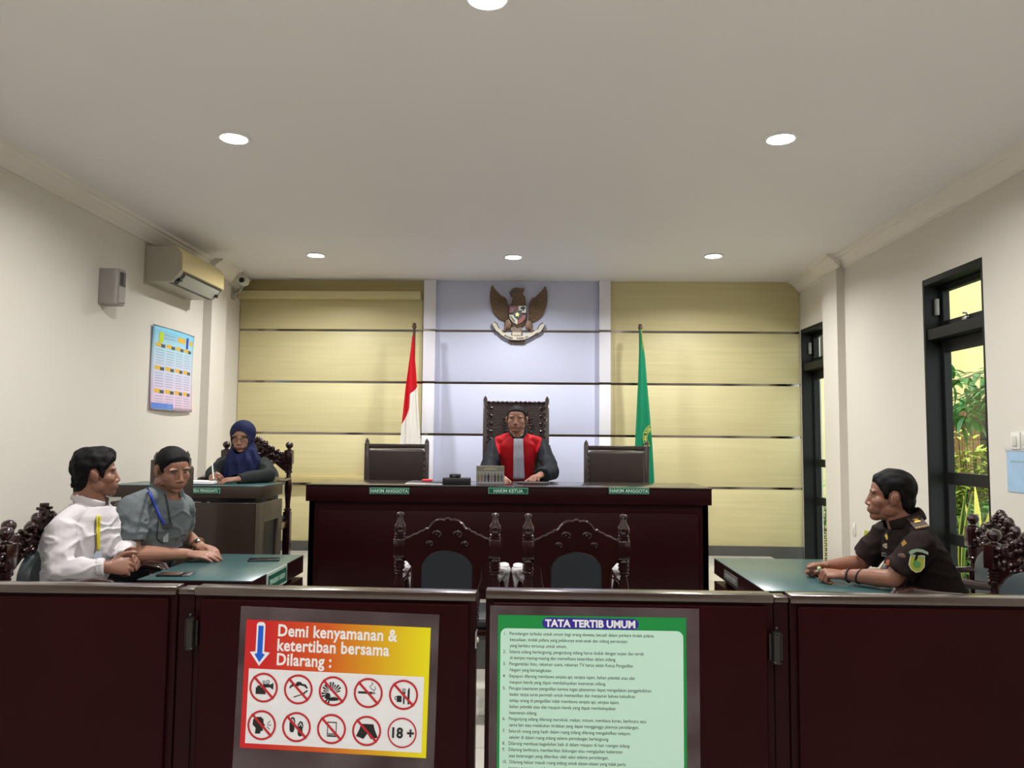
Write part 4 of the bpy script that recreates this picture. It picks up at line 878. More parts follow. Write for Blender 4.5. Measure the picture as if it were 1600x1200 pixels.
def head_parts(b, M_, jaw=1.0, nose=1.0, ears=True):
    # face looks along local +y, z up, eyes at z = 0
    e = lambda c, r, rot=None: b.ell(c, r, rot, seg=20, mtx=M_)
    e((0, -.012, .030), (.078, .090, .086)); e((0, .018, .030), (.069, .067, .072)); e((0, -.028, -.02), (.066, .068, .06))
    e((0, .028, -.018), (.064, .060, .078)); e((0, .020, -.060), (.055*jaw, .058, .046)); e((0, .061, -.096), (.027*jaw, .027, .020)); e((0, .030, -.088), (.042*jaw, .050, .024))
    for s in (-1, 1):
        e((s*.029, .0735, .021), (.029, .0115, .011)); e((s*.040, .050, -.026), (.027, .032, .030)); e((s*.028, .056, -.052), (.028, .029, .034))
        e((s*.049*jaw, .002, -.058), (.016, .034, .030))
        e((s*.012*nose, .090, -.041), (.0095*nose, .011, .0075))
        if ears:
            e((s*.080, -.012, -.006), (.007, .019, .031), Matrix.Rotation(s*R(-20), 3, 'Z') @ Matrix.Rotation(R(10), 3, 'X')); e((s*.077, -.006, -.028), (.008, .011, .013)); e((s*.083, -.022, .004), (.007, .010, .022), Matrix.Rotation(s*R(-30), 3, 'Z'))
    b.tube([(0, .079, .020), (0, .089, -.010), (0, .098, -.035)], [(.008, .008), (.0095, .009), (.012*nose, .011)], seg=14, up=(0, 1, 0), mtx=M_)
    e((0, .0965, -.036), (.0135*nose, .0125, .011))
    e((0, .074, -.064), (.034, .022, .026)); e((0, .0905, -.0600), (.021, .0085, .0055)); e((0, .0885, -.0705), (.019, .0095, .0066))
skin_seen = {}
def skin(name, col):
    m_ = mat(name, col, .42, spec=.4, vary=.10, vscale=(28, 28, 28), bump=.08, bscale=260)
    m_.node_tree.nodes['Principled BSDF'].inputs['Subsurface Weight'].default_value = .06
    m_.node_tree.nodes['Principled BSDF'].inputs['Subsurface Radius'].default_value = (.012, .004, .002)
    return m_
hair_m = mat('black hair', (.0045, .004, .0045), .6, bump=.3, bscale=240, spec=.14)
eye_w = mat('eye white', (.30, .27, .25), .35); iris_m = mat('dark iris', (.012, .008, .006), .15); lash_m = mat('lash and brow hair', (.012, .009, .008), .6)
def face(root, M_, lip, lids=.25, brow=1.0, me=None):
    # features laid on the skin itself: every point is dropped to the nearest point of the face
    tree = bvh_of(me); s0 = M_.to_scale().z
    def on(p, off):
        dr = (M_.to_3x3() @ V((0, -1, 0))).normalized(); q = tree.ray_cast(M_ @ V((p[0], .25, p[2])), dr)[0]; return q-dr*off*s0
    def bead(b, p, r, sink, seg=12):
        c = on(p, -sink); rot = M_.to_3x3().normalized()
        t = bmesh.new(); bmesh.ops.create_uvsphere(t, u_segments=seg, v_segments=max(6, seg*2//3), radius=1)
        t.transform(Matrix.Translation(c) @ rot.to_4x4() @ Matrix.Diagonal((r[0]*s0, r[1]*s0, r[2]*s0, 1))); b.add(t)
    for s in (-1, 1):
        b = MB(); bead(b, (s*.030, .085, .0005), (.0125, .0062, .0050*(1-lids*.6)), .0042, 14); ey = put('eye', mesh_of(b), eye_w, root)
        b = MB(); bead(b, (s*.0300, .085, .0005), (.0050, .0035, .0048*(1-lids*.6)), .0008); o = put('iris', mesh_of(b), iris_m, root); o.parent = ey
        h_ = .0050*(1-lids*.6)
        b = MB(); b.tube([on((s*x, .086, z), .0008) for x, z in ((.0165, .0), (.022, h_*.8), (.030, h_*1.08), (.038, h_*.85), (.0445, .001))], [.0006, .0013, .0015, .0014, .0006], seg=6); o = put('eyelid_line', mesh_of(b), lash_m, root); o.parent = ey
        b = MB(); b.tube([on((s*x, .088, z), .0004) for x, z in ((.012, .0185), (.021, .0212), (.032, .0228), (.043, .0205), (.051, .0155))], [.0010, .0034*brow, .0036*brow, .0027*brow, .0008], seg=8); put('eyebrow', mesh_of(b), lash_m, root)
    b = MB(); bead(b, (0, .10, -.0600), (.0200, .0065, .0042), .0050, 14); bead(b, (0, .10, -.0700), (.0175, .0068, .0052), .0050, 14); put('lips', mesh_of(b), lip, root)
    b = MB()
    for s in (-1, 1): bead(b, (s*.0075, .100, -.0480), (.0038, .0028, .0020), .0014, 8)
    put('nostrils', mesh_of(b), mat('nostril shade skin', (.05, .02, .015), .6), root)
def mesh_of(b):
    me = bpy.data.meshes.new('m'); bmesh.ops.recalc_face_normals(b.bm, faces=b.bm.faces); b.bm.to_mesh(me); b.bm.free(); return me
HL = ([-.14, -.10, -.07, -.045, -.036, -.032, .008, .012, .030, .036, .050, .066, .080, .10], [-.066, -.078, -.074, -.052, -.02, .018, .022, -.012, -.016, .016, .030, .054, .062, .064])
def hair(root, body, M_, top=.014, side=.006, hl=HL, lift=0, recede=0, quiff=0, rough=.004, seed=0, mater=None, fmin=.0):
    Mi = np.array(M_.inverted()); s_ = M_.to_scale().x
    def loc(c): return c@Mi[:3, :3].T+Mi[:3, 3]
    def mask(c):
        l = loc(c); line = np.interp(l[:, 1], hl[0], hl[1])+lift+recede*np.clip((np.abs(l[:, 0])-.018)/.03, 0, 1)*np.clip((l[:, 1]-.035)/.02, 0, 1)
        # the hairline dips slightly at the forehead centre
        line = line+np.where(l[:, 1] > .05, .006*np.clip(np.abs(l[:, 0])/.05, 0, 1.2)**2*0, 0)
        jag = .003*np.sin(l[:, 0]*300+seed)*np.cos(l[:, 1]*260)
        r2 = (l[:, 0]/.10)**2+((l[:, 1]+.01)/.13)**2
        ear = (np.abs(l[:, 0]) > .0765) & (l[:, 1] > -.040) & (l[:, 1] < .018) & (l[:, 2] < .030)
        return (l[:, 2] > line+jag) & (r2 < 1.15) & ~ear & (l[:, 2] > -.09)
    def off(c):
        l = loc(c); t = np.clip((l[:, 2]-.02)/.075, 0, 1)
        line = np.interp(l[:, 1], hl[0], hl[1])+lift
        edge = np.clip((l[:, 2]-line)/.030, .04, 1)
        o = (side+(top-side)*t)*edge+quiff*t*np.clip((l[:, 1]-.0)/.07, 0, 1)*np.clip(1.2-np.abs(l[:, 0])/.08, 0, 1)
        nz = np.array([noise.noise(V((p[0]*50+seed, p[1]*22, p[2]*35))) for p in l])
        return (o+rough*nz*edge)*s_
    me = shell(body, mask, off, 0, rim=8)
    o = put('hair', me, mater or hair_m, root); solid(o, .010, -1)
    return o
def hand(b, wrist, d, n, thumb, curl=(40, 45, 30), s=1.0, spread=.6, tcurl=25, curls=None, tdir=None):
    d = V(d).normalized(); n = V(n); n = (n-d*n.dot(d)).normalized(); t = V(thumb); t = (t-d*t.dot(d)-n*t.dot(n)).normalized()
    w_ = V(wrist); L = .088*s
    b.tube([w_-d*.02*s, w_+d*.02*s, w_+d*L*.6, w_+d*L*1.0], [(.026*s, .020*s), (.032*s, .0185*s), (.041*s, .0165*s), (.040*s, .0125*s)], seg=18, up=n)
    b.ell(w_+d*L*.35+t*.022*s-n*.008*s, (.022*s, .022*s, .018*s), seg=12)
    for k in range(4):
        off = (.031, .0105, -.0105, -.031)[k]*s; ln = (.074, .083, .077, .060)[k]*s; back = (.002, -.003, 0, .008)[k]*s
        p = w_+d*(L-back)+t*off; r = (.0092, .0095, .0091, .0080)[k]*s
        cu = (curls[k] if curls else curl)
        ang = 0; pts = [p-d*.015*s, p]; rad = [r*1.05, r*1.1]
        dd = (d+t*(1.5-k)*.055*spread).normalized()
        for sgm, c_ in zip((.45, .30, .25), cu):
            ang += c_; v = dd*math.cos(R(ang))-n*math.sin(R(ang)); p = p+v*ln*sgm; pts.append(p); rad.append(r*(1.0 if sgm == .45 else .93 if sgm == .30 else .78))
        limb(b, pts, rad, seg=12)
    p = w_+d*.028*s+t*.030*s-n*.006*s; td = V(tdir).normalized() if tdir else (d*.62+t*.70-n*.35).normalized()
    pts = [p-td*.01*s, p]; rad = [.0125*s, .0125*s]; ax = td
    for sgm, c_ in ((.040, 0), (.033, tcurl), (.026, tcurl)):
        ax = (ax*math.cos(R(c_))+(d*.8-t*.6-n*.25).normalized()*math.sin(R(c_))).normalized(); p = p+ax*sgm*s; pts.append(p); rad.append((.0115 if sgm == .04 else .0105 if sgm == .033 else .0082)*s)
    limb(b, pts, rad, seg=12)
def torso(b, spine, fwd, grow=0):
    # spine: (point, half width, half depth)
    b.tube([V(p) for p, w_, d_ in spine], [(w_+grow, d_+grow) for p, w_, d_ in spine], seg=28, up=fwd)
    for p, w_, d_ in (spine[0], spine[-1]): b.ell(V(p), (min(w_, d_)*.8, min(w_, d_)*.8, min(w_, d_)*.5))
def bvh_of(me):
    bm_ = bmesh.new(); bm_.from_mesh(me); t = BVHTree.FromBMesh(bm_); bm_.free(); return t
def patch(root, tree, polys, c, up, size, name, material, lift=.002, th=.0015, parent=None, label=None, toward=None):
    # flat badge laid on the nearest point of a garment; polys in units of size
    q, nrm, i, d_ = tree.find_nearest(V(c))
    if toward is not None: nrm = V(toward).normalized()
    up = V(up); z = nrm.normalized(); y = (up-z*up.dot(z)).normalized(); x = y.cross(z)
    M_ = Matrix(((x.x, y.x, z.x, q.x), (x.y, y.y, z.y, q.y), (x.z, y.z, z.z, q.z), (0, 0, 0, 1)))
    b = MB()
    for p in polys: b.prism([(u*size, v*size) for u, v in p], lift, lift+th, M_)
    o = put(name, mesh_of(b), material, root, label, smooth=False)
    if parent: o.parent = parent
    return o
def ribbon(root, tree, pts, w_, name, material, off=.003, n=30, parent=None, fwd=None, label=None):
    # strap following a garment
    P = [V(p) for p in pts]; cum = [0]
    for a, c in zip(P, P[1:]): cum.append(cum[-1]+(c-a).length)
    out = []
    for k in range(n):
        t = cum[-1]*k/(n-1); i = max(j for j in range(len(P)-1) if cum[j] <= t+1e-9); p = P[i].lerp(P[i+1], (t-cum[i])/max(1e-9, cum[i+1]-cum[i]))
        q, nrm, ii, dd = tree.find_nearest(p); out.append((q+nrm*off, nrm))
    bm_ = bmesh.new(); prev = None
    for k, (q, nrm) in enumerate(out):
        tg = (out[min(k+1, n-1)][0]-out[max(k-1, 0)][0]).normalized(); s_ = tg.cross(nrm).normalized()*w_/2
        cur = (bm_.verts.new(q-s_), bm_.verts.new(q+s_))
        if prev: bm_.faces.new((prev[0], prev[1], cur[1], cur[0]))
        prev = cur
    me = bpy.data.meshes.new(name); bm_.to_mesh(me); bm_.free(); o = put(name, me, material, root, label); solid(o, .0015, 1)
    if parent: o.parent = parent
    return o
def legs(b, hips, knees, feet, r=(.085, .062, .045)):
    for h, k, f in zip(hips, knees, feet):
        limb(b, [h, (V(h)+V(k))/2, k], [r[0], r[0]*.9, r[1]]); limb(b, [k, (V(k)*.65+V(f)*.35), f], [r[1], r[1]*.95, r[2]])
def hit(tree, px, py):
    # the point of a garment that the photograph shows at a pixel
    o = V((0, 0, CAM_H)); d = (at(px, py, Y=4.0)-o).normalized()
    q = tree.ray_cast(o, d)[0]
    return q if q is not None else at(px, py, Y=3.6)
def strap(root, tree, pxs, w_, name, material, off=.004, n=24):
    P = [V((x, y, 0)) for x, y in pxs]; pts = []
    for k in range(n):
        t = (len(P)-1)*k/(n-1); i = min(int(t), len(P)-2); q = P[i].lerp(P[i+1], t-i); pts.append(hit(tree, q.x, q.y))
    for _ in range(2): pts = [pts[0]]+[(a+b*2+c)/4 for a, b, c in zip(pts, pts[1:], pts[2:])]+[pts[-1]]
    bm_ = bmesh.new(); prev = None
    for k, q in enumerate(pts):
        nrm = tree.find_nearest(q)[1]; tg = (pts[min(k+1, n-1)]-pts[max(k-1, 0)]).normalized(); s_ = tg.cross(nrm); s_ = s_.normalized()*w_/2
        q = q+nrm*off; cur = (bm_.verts.new(q-s_), bm_.verts.new(q+s_))
        if prev: bm_.faces.new((prev[0], prev[1], cur[1], cur[0]))
        prev = cur
    me = bpy.data.meshes.new(name); bm_.to_mesh(me); bm_.free(); o = put(name, me, material, root); solid(o, .0016, 1); return o
VOX = .0034
dark_trousers = mat('black trousers', (.012, .012, .014), .7); shoe_m = mat('black shoe leather', (.01, .01, .01), .3)
def lower(root, hips, knees, feet, fwd, material=dark_trousers):
    b = MB(); c = (V(hips[0])+V(hips[1]))/2
    legs(b, hips, knees, [V(f)+V((0, 0, .08)) for f in feet], (.098, .075, .06)); b.ell(c, (.15, .15, .10))
    put('trousers', remesh(b, .009, 3), material, root)
    for f in feet:
        b = MB(); f = V(f); q = V(fwd).normalized(); b.tube([f-q*.07+V((0, 0, .045)), f+V((0, 0, .045)), f+q*.1+V((0, 0, .03)), f+q*.17+V((0, 0, .025))], [.040, .042, .040, .024], seg=12, flat=(1, .8)); put('shoe', mesh_of(b), shoe_m, root)
# ---- the officer in dark uniform, forearms on the right desk
def officer():
    root = empty('person', (1.93, 3.62, 0), 0, 'person in a dark brown uniform with short black hair, forearms on the right desk', 'person')
    sk = skin('warm brown skin', (.24, .108, .068)); H = head_matrix((1.668, 3.62, 1.152), 68, 2, 0, 1.04)
    nb = V((1.725, 3.62, 1.005))
    S = [V((1.71, 3.45, .945)), V((1.725, 3.80, .955))]; E_ = [V((1.60, 3.475, .802)), V((1.63, 3.875, .807))]; W_ = [V((1.452, 3.615, .792)), V((1.447, 3.835, .797))]
    b = MB(); head_parts(b, H, 1.0)
    limb(b, [H @ V((0, -.022, -.04)), H @ V((0, -.035, -.10)), nb], [.056, .058, .066])
    sp = [((1.92, 3.62, .53), .15, .115), ((1.875, 3.62, .68), .14, .105), ((1.80, 3.62, .83), .16, .11), ((1.755, 3.62, .92), .17, .10), ((1.735, 3.62, .985), .10, .07)]
    torso(b, sp, (-1, 0, .5))
    for s, e_, w_ in zip(S, E_, W_):
        limb(b, [s, (s+e_)/2, e_], [.052, .048, .040]); limb(b, [e_, e_.lerp(w_, .3), e_.lerp(w_, .75), w_], [.040, .041, .031, .026])
    hand(b, W_[0], (-1, .22, .06), (.15, -.35, 1), (-.1, 1, .4), curls=[(62, 78, 40), (66, 80, 45), (70, 80, 45), (72, 80, 45)], s=1.0, tcurl=35, tdir=(-.75, .45, .1))
    hand(b, W_[1], (-1, -.22, .05), (.15, .45, 1), (-.1, -1, .4), curls=[(58, 80, 45), (62, 82, 45), (66, 82, 45), (70, 82, 45)], s=1.0, tcurl=35, tdir=(-.75, -.45, .1))
    legs(b, [(1.92, 3.52, .56), (1.92, 3.72, .56)], [(1.62, 3.50, .55), (1.62, 3.74, .55)], [(1.68, 3.50, .1), (1.68, 3.74, .1)], (.08, .058, .04))
    me = remesh(b, VOX, 5)
    body = put('body', me.copy(), sk, root)
    hair(root, me, H, top=.015, side=.007, recede=.008, quiff=.002, seed=3, rough=.005)
    face(root, H, mat('brown lips', (.20, .07, .05), .45), me=me)
    lower(root, [(1.92, 3.52, .57), (1.92, 3.72, .57)], [(1.62, 3.50, .56), (1.62, 3.74, .56)], [(1.68, 3.50, 0), (1.68, 3.74, 0)], (-1, 0, 0))
    uni = mat('dark brown uniform cloth', (.017, .0105, .0095), .75, sheen=.2, bump=.15, bscale=400)
    b = MB(); torso(b, sp[:4]+[((1.738, 3.62, .985), .12, .085), ((1.722, 3.62, 1.03), .062, .060)], (-1, 0, .5), .014)
    for s, e_ in zip(S, E_):
        m_ = s.lerp(e_, .80); limb(b, [s+V((0, 0, .004)), s.lerp(e_, .4)], [.068, .070]); b.tube([s.lerp(e_, .2), s.lerp(e_, .55), m_], [.070, .070, .068], seg=20)
    b.tube([(1.735, 3.44, .975), (1.73, 3.53, 1.005), (1.725, 3.62, 1.018), (1.73, 3.71, 1.005), (1.74, 3.82, .98)], [.038, .044, .05, .044, .038], seg=14)
    sm_ = remesh(b, .006, 4); wrinkle(sm_, .007, (9, 9, 14), 5)
    tr = bvh_of(sm_); shirt = put('shirt', sm_.copy(), uni, root)
    for k, off in ((0, .0),):
        b = MB()     # open collar
        c0 = nb+V((0, 0, .035))
        pts = [c0+V((-.082*math.cos(a)-.002, .085*math.sin(a), .012-.030*math.cos(a))) for a in [R(22+k*31.6) for k in range(11)]]
        b.tube(pts, [.008]+[.010]*9+[.008], seg=10, flat=(.55, 2.6), up=(0, 0, 1))
        put('collar', mesh_of(b), uni, root)
    epm = mat('brown shoulder board', (.035, .018, .014), .6); gold = mat('gold thread', (.62, .40, .06), .45)
    for y, nrm in ((3.50, (-.3, -.5, 1)), (3.745, (-.3, .5, 1))):
        ep_ = patch(root, tr, [rect(-.030, .030, -.048, .048)], (1.728, y, 1.03), (0, .62 if y > 3.6 else -.62, -.3), 1, 'epaulette', epm, .004, .005, toward=nrm)
        patch(root, tr, [[(-.012, -.006), (.012, -.006), (.014, .004), (.004, .008), (.012, .022), (-.012, .022), (-.004, .008), (-.014, .004)]], (1.728, y, 1.03), (0, -.62 if y > 3.6 else .62, .3), 1, 'rank_badge', gold, .010, .002, parent=ep_, toward=nrm)
        patch(root, tr, [rect(-.026+.011*k, -.019+.011*k, -.043, -.037) for k in range(5)], (1.728, y, 1.03), (0, -.62 if y > 3.6 else .62, .3), 1, 'braid', gold, .010, .0015, parent=ep_, toward=nrm)
    pale = mat('pale green patch', (.30, .42, .30), .6); yel = mat('yellow green badge', (.40, .42, .03), .55); brd = mat('cream badge border', (.72, .68, .42), .6); grn = mat('badge green', (.10, .30, .08), .55)
    # shoulder flash and shield on the near sleeve
    c = V((1.672, 3.37, .915))
    patch(root, tr, [[(-.042, -.004), (-.03, .008), (-.01, .016), (.012, .017), (.034, .010), (.036, -.002), (.012, .004), (-.01, .003), (-.034, -.014)]], c+V((-.0, 0, .012)), (.15, 0, 1), 1.0, 'sleeve_flash', pale, toward=(-.2, -1, .15))
    sh_ = [(-.026, .034), (.030, .036), (.032, -.012), (.018, -.034), (.0, -.042), (-.020, -.032), (-.032, -.012)]
    bd_ = patch(root, tr, [sh_], c+V((-.002, 0, -.034)), (.12, 0, 1), 1.0, 'sleeve_badge', brd, toward=(-.2, -1, .1))
    patch(root, tr, [[(u*.86, v*.86-.001) for u, v in sh_]], c+V((-.002, 0, -.034)), (.12, 0, 1), 1.0, 'badge_field', yel, .0036, .001, parent=bd_, toward=(-.2, -1, .1))
    patch(root, tr, [circ(0, -.006, .016, 18)], c+V((-.002, 0, -.034)), (.12, 0, 1), 1.0, 'badge_emblem', grn, .0047, .001, parent=bd_, toward=(-.2, -1, .1))
    patch(root, tr, [rect(-.026, .028, .024, .033)], c+V((-.002, 0, -.034)), (.12, 0, 1), 1.0, 'badge_title', pale, .0047, .001, parent=bd_, toward=(-.2, -1, .1))
    patch(root, tr, [rect(-.012, .012, -.020, .020)], (1.67, 3.87, .935), (.2, 0, 1), 1.0, 'far_sleeve_badge', yel, toward=(-1, -.3, .1))
    # pins and the name bar on the chest
    for (px, py), nm, m_, s_ in (((1386, 838), 'pin', gold, .010), ((1413, 850), 'pin', mat('bronze pin', (.40, .22, .05), .4, metal=.6), .012)):
        q = hit(tr, px, py); patch(root, tr, [[(0, 1.6), (.5, .9), (1, .2), (.6, -.8), (0, -1.8), (-.6, -.8), (-1, .2), (-.5, .9)]], q, (0, 0, 1), s_, nm, m_, toward=(-.8, -1, .25))
    q = hit(tr, 1385, 853); patch(root, tr, [circ(0, 0, 1.1, 10), rect(-1.4, 1.4, -.3, .2), circ(-.9, .3, .5, 8), circ(.9, .2, .5, 8)], q, (0, 0, 1), .011, 'pin', mat('dull silver pin', (.4, .33, .25), .4, metal=.6), toward=(-.9, -1, .25))
    q = hit(tr, 1410, 868); patch(root, tr, [circ(0, 0, .9, 10), rect(-1.5, 1.2, -.6, .0), circ(-1, .1, .6, 8)], q, (.1, 0, 1), .011, 'pin', mat('dull brown pin', (.22, .15, .10), .4, metal=.5), toward=(-.7, -1, .2))
    q = hit(tr, 1385, 867); nbr = patch(root, tr, [rect(-1.5, 1.5, -.6, .6)], q, (.05, 0, 1), .013, 'name_bar', mat('pale bar edge', (.42, .45, .5), .4), toward=(-.9, -1, .2)); patch(root, tr, [rect(-1.35, 1.35, -.45, .45)], q, (.05, 0, 1), .013, 'bar_face', black_pl, .0036, .001, parent=nbr, toward=(-.9, -1, .2))
    q = hit(tr, 1388, 879); patch(root, tr, [circ(0, 0, 1, 14, 1.3)], q, (0, 0, 1), .010, 'hanging_pin', mat('red enamel pin', (.40, .08, .03), .35), toward=(-.9, -1, .3))
    # bracelets and ring
    for w0, t0, tl in ((.015, .02, .2), (.068, .02, .7)):
        d = (E_[0]-W_[0]).normalized(); c = W_[0]+d*w0; a1 = d.orthogonal().normalized(); a2 = d.cross(a1)
        r = .0305 if w0 < .05 else .0325
        pts = [c+a1*r*math.cos(a)+a2*r*math.sin(a)+d*tl*.02*math.cos(a) for a in [R(k*24) for k in range(16)]]
        b = MB(); b.tube(pts, .0042, seg=8); put('bracelet', mesh_of(b), mat('black cord', (.012, .01, .012), .5), root)
    q = at(1280, 889, Y=3.64); b = MB(); b.ell(q, (.010, .009, .012)); put('ring', mesh_of(b), mat('pale ring stone', (.45, .5, .28), .2), root)
    return root
officer()
# ---- the man in the white shirt
def white_man():
    root = empty('person', (-2.12, 3.6, 0), 0, 'person in a white shirt with a yellow lanyard, hands clasped, looking away', 'person')
    sk = skin('warm brown skin', (.24, .108, .068)); H = head_matrix((-2.055, 3.62, 1.218), -57, 3, 0, .99)
    nb = V((-2.075, 3.62, 1.062))
    S = [V((-2.095, 3.44, .972)), V((-2.05, 3.785, .985))]; E_ = [V((-2.06, 3.375, .81)), V((-1.975, 3.765, .855))]; W_ = [V((-1.885, 3.44, .815)), V((-1.895, 3.60, .828))]
    b = MB(); head_parts(b, H, 1.08)
    limb(b, [H @ V((0, -.022, -.04)), H @ V((0, -.035, -.10)), nb], [.060, .064, .07])
    sp = [((-2.17, 3.6, .54), .16, .13), ((-2.16, 3.6, .68), .155, .135), ((-2.125, 3.61, .83), .165, .135), ((-2.09, 3.62, .95), .175, .12), ((-2.075, 3.62, 1.04), .10, .075)]
    torso(b, sp, (1, -.25, -.1))
    for s, e_, w_ in zip(S, E_, W_):
        limb(b, [s, (s+e_)/2, e_], [.05, .045, .038]); limb(b, [e_, e_.lerp(w_, .4), w_], [.038, .034, .026])
    hand(b, W_[0], (1, .52, -.02), (.35, -.8, .45), (-.2, .15, 1), curls=[(58, 65, 35), (60, 66, 35), (64, 68, 35), (66, 68, 35)], s=1.0, tcurl=30, tdir=(.6, .45, .6))
    hand(b, W_[1], (1, -.42, -.06), (.45, .6, .55), (-.1, -.1, 1), curls=[(64, 68, 35), (66, 70, 35), (68, 70, 35), (70, 70, 35)], s=1.0, tcurl=20, tdir=(.6, -.45, .6))
    legs(b, [(-2.14, 3.50, .57), (-2.14, 3.70, .57)], [(-1.75, 3.50, .55), (-1.75, 3.70, .55)], [(-1.78, 3.50, .1), (-1.78, 3.70, .1)], (.08, .058, .04))
    me = remesh(b, VOX, 5); put('body', me.copy(), sk, root)
    hl = (HL[0], [-.070, -.084, -.080, -.060, -.03, .012, .016, -.018, -.022, .012, .028, .050, .056, .058])
    hair(root, me, H, top=.022, side=.011, quiff=.016, seed=11, rough=.010, hl=hl)
    face(root, H, mat('brown lips', (.20, .07, .05), .45), me=me)
    lower(root, [(-2.14, 3.50, .58), (-2.14, 3.70, .58)], [(-1.75, 3.50, .56), (-1.75, 3.70, .56)], [(-1.78, 3.50, 0), (-1.78, 3.70, 0)], (1, 0, 0))
    wh = mat('white shirt cloth', (.60, .57, .585), .8, bump=.05, bscale=420)
    b = MB(); torso(b, [((-2.17, 3.6, .54), .175, .145)]+sp[1:4]+[((-2.075, 3.62, 1.035), .125, .09), ((-2.072, 3.62, 1.075), .07, .068)], (1, -.25, -.1), .014)
    for s, e_, w_ in zip(S, E_, W_):
        limb(b, [s, s.lerp(e_, .5), e_], [.066, .062, .056]); b.tube([e_, e_.lerp(w_, .35), e_.lerp(w_, .7), e_.lerp(w_, .93)], [.056, .051, .043, .040], seg=18)
    b.tube([(-2.10, 3.43, .995), (-2.085, 3.52, 1.038), (-2.075, 3.62, 1.06), (-2.08, 3.72, 1.038), (-2.075, 3.80, 1.0)], [.044, .05, .055, .05, .044], seg=14)
    sm_ = remesh(b, .0055, 3); wrinkle(sm_, .0095, (9, 9, 17), 2, keep=lambda c: np.clip((1.04-c[:, 2])/.05, 0, 1)); tr = bvh_of(sm_); put('shirt', sm_.copy(), wh, root)
    b = MB(); c0 = nb+V((.0, 0, .03))
    pts = [c0+V((.0775*math.cos(a)+.004, .082*math.sin(a), .008-.026*math.cos(a))) for a in [R(14+k*33.2) for k in range(11)]]
    b.tube(pts, [.006]+[.008]*9+[.006], seg=10, flat=(.55, 2.6), up=(0, 0, 1)); put('collar', mesh_of(b), wh, root)
    for e_, w_ in zip(E_, W_):
        b = MB(); b.tube([e_.lerp(w_, .78), e_.lerp(w_, .96)], [.0425, .041], seg=20); put('cuff', remesh(b, .006, 2), wh, root)
    dp = mat('dark placket seam', (.20, .16, .15), .8)
    strap(root, tr, [(149, 812), (148, 835), (149, 852), (147.5, 866)], .006, 'placket_line', dp, off=.0015)
    yl_ = mat('yellow lanyard strap', (.62, .52, .015), .6)
    strap(root, tr, [(151, 806), (150.5, 830), (152, 860)], .0085, 'lanyard', yl_, off=.006); strap(root, tr, [(155, 806), (154, 830), (153, 860)], .0085, 'lanyard', yl_, off=.005)
    patch(root, tr, [rect(-.017, .017, -.03, .024)], hit(tr, 152, 869), (0, 0, 1), 1, 'name_card', mat('pale blue card', (.42, .50, .58), .25), .012, .002, toward=(.7, -1, .1), label='pale blue lanyard card')
    d = (E_[1]-W_[1]).normalized(); c = W_[1]-d*.004; a1 = d.orthogonal().normalized(); a2 = d.cross(a1)
    b = MB(); b.tube([c+a1*.030*math.cos(a)+a2*.030*math.sin(a) for a in [R(k*24) for k in range(16)]], .005, seg=8); put('wristband', mesh_of(b), mat('black cord', (.012, .01, .012), .5), root)
white_man()
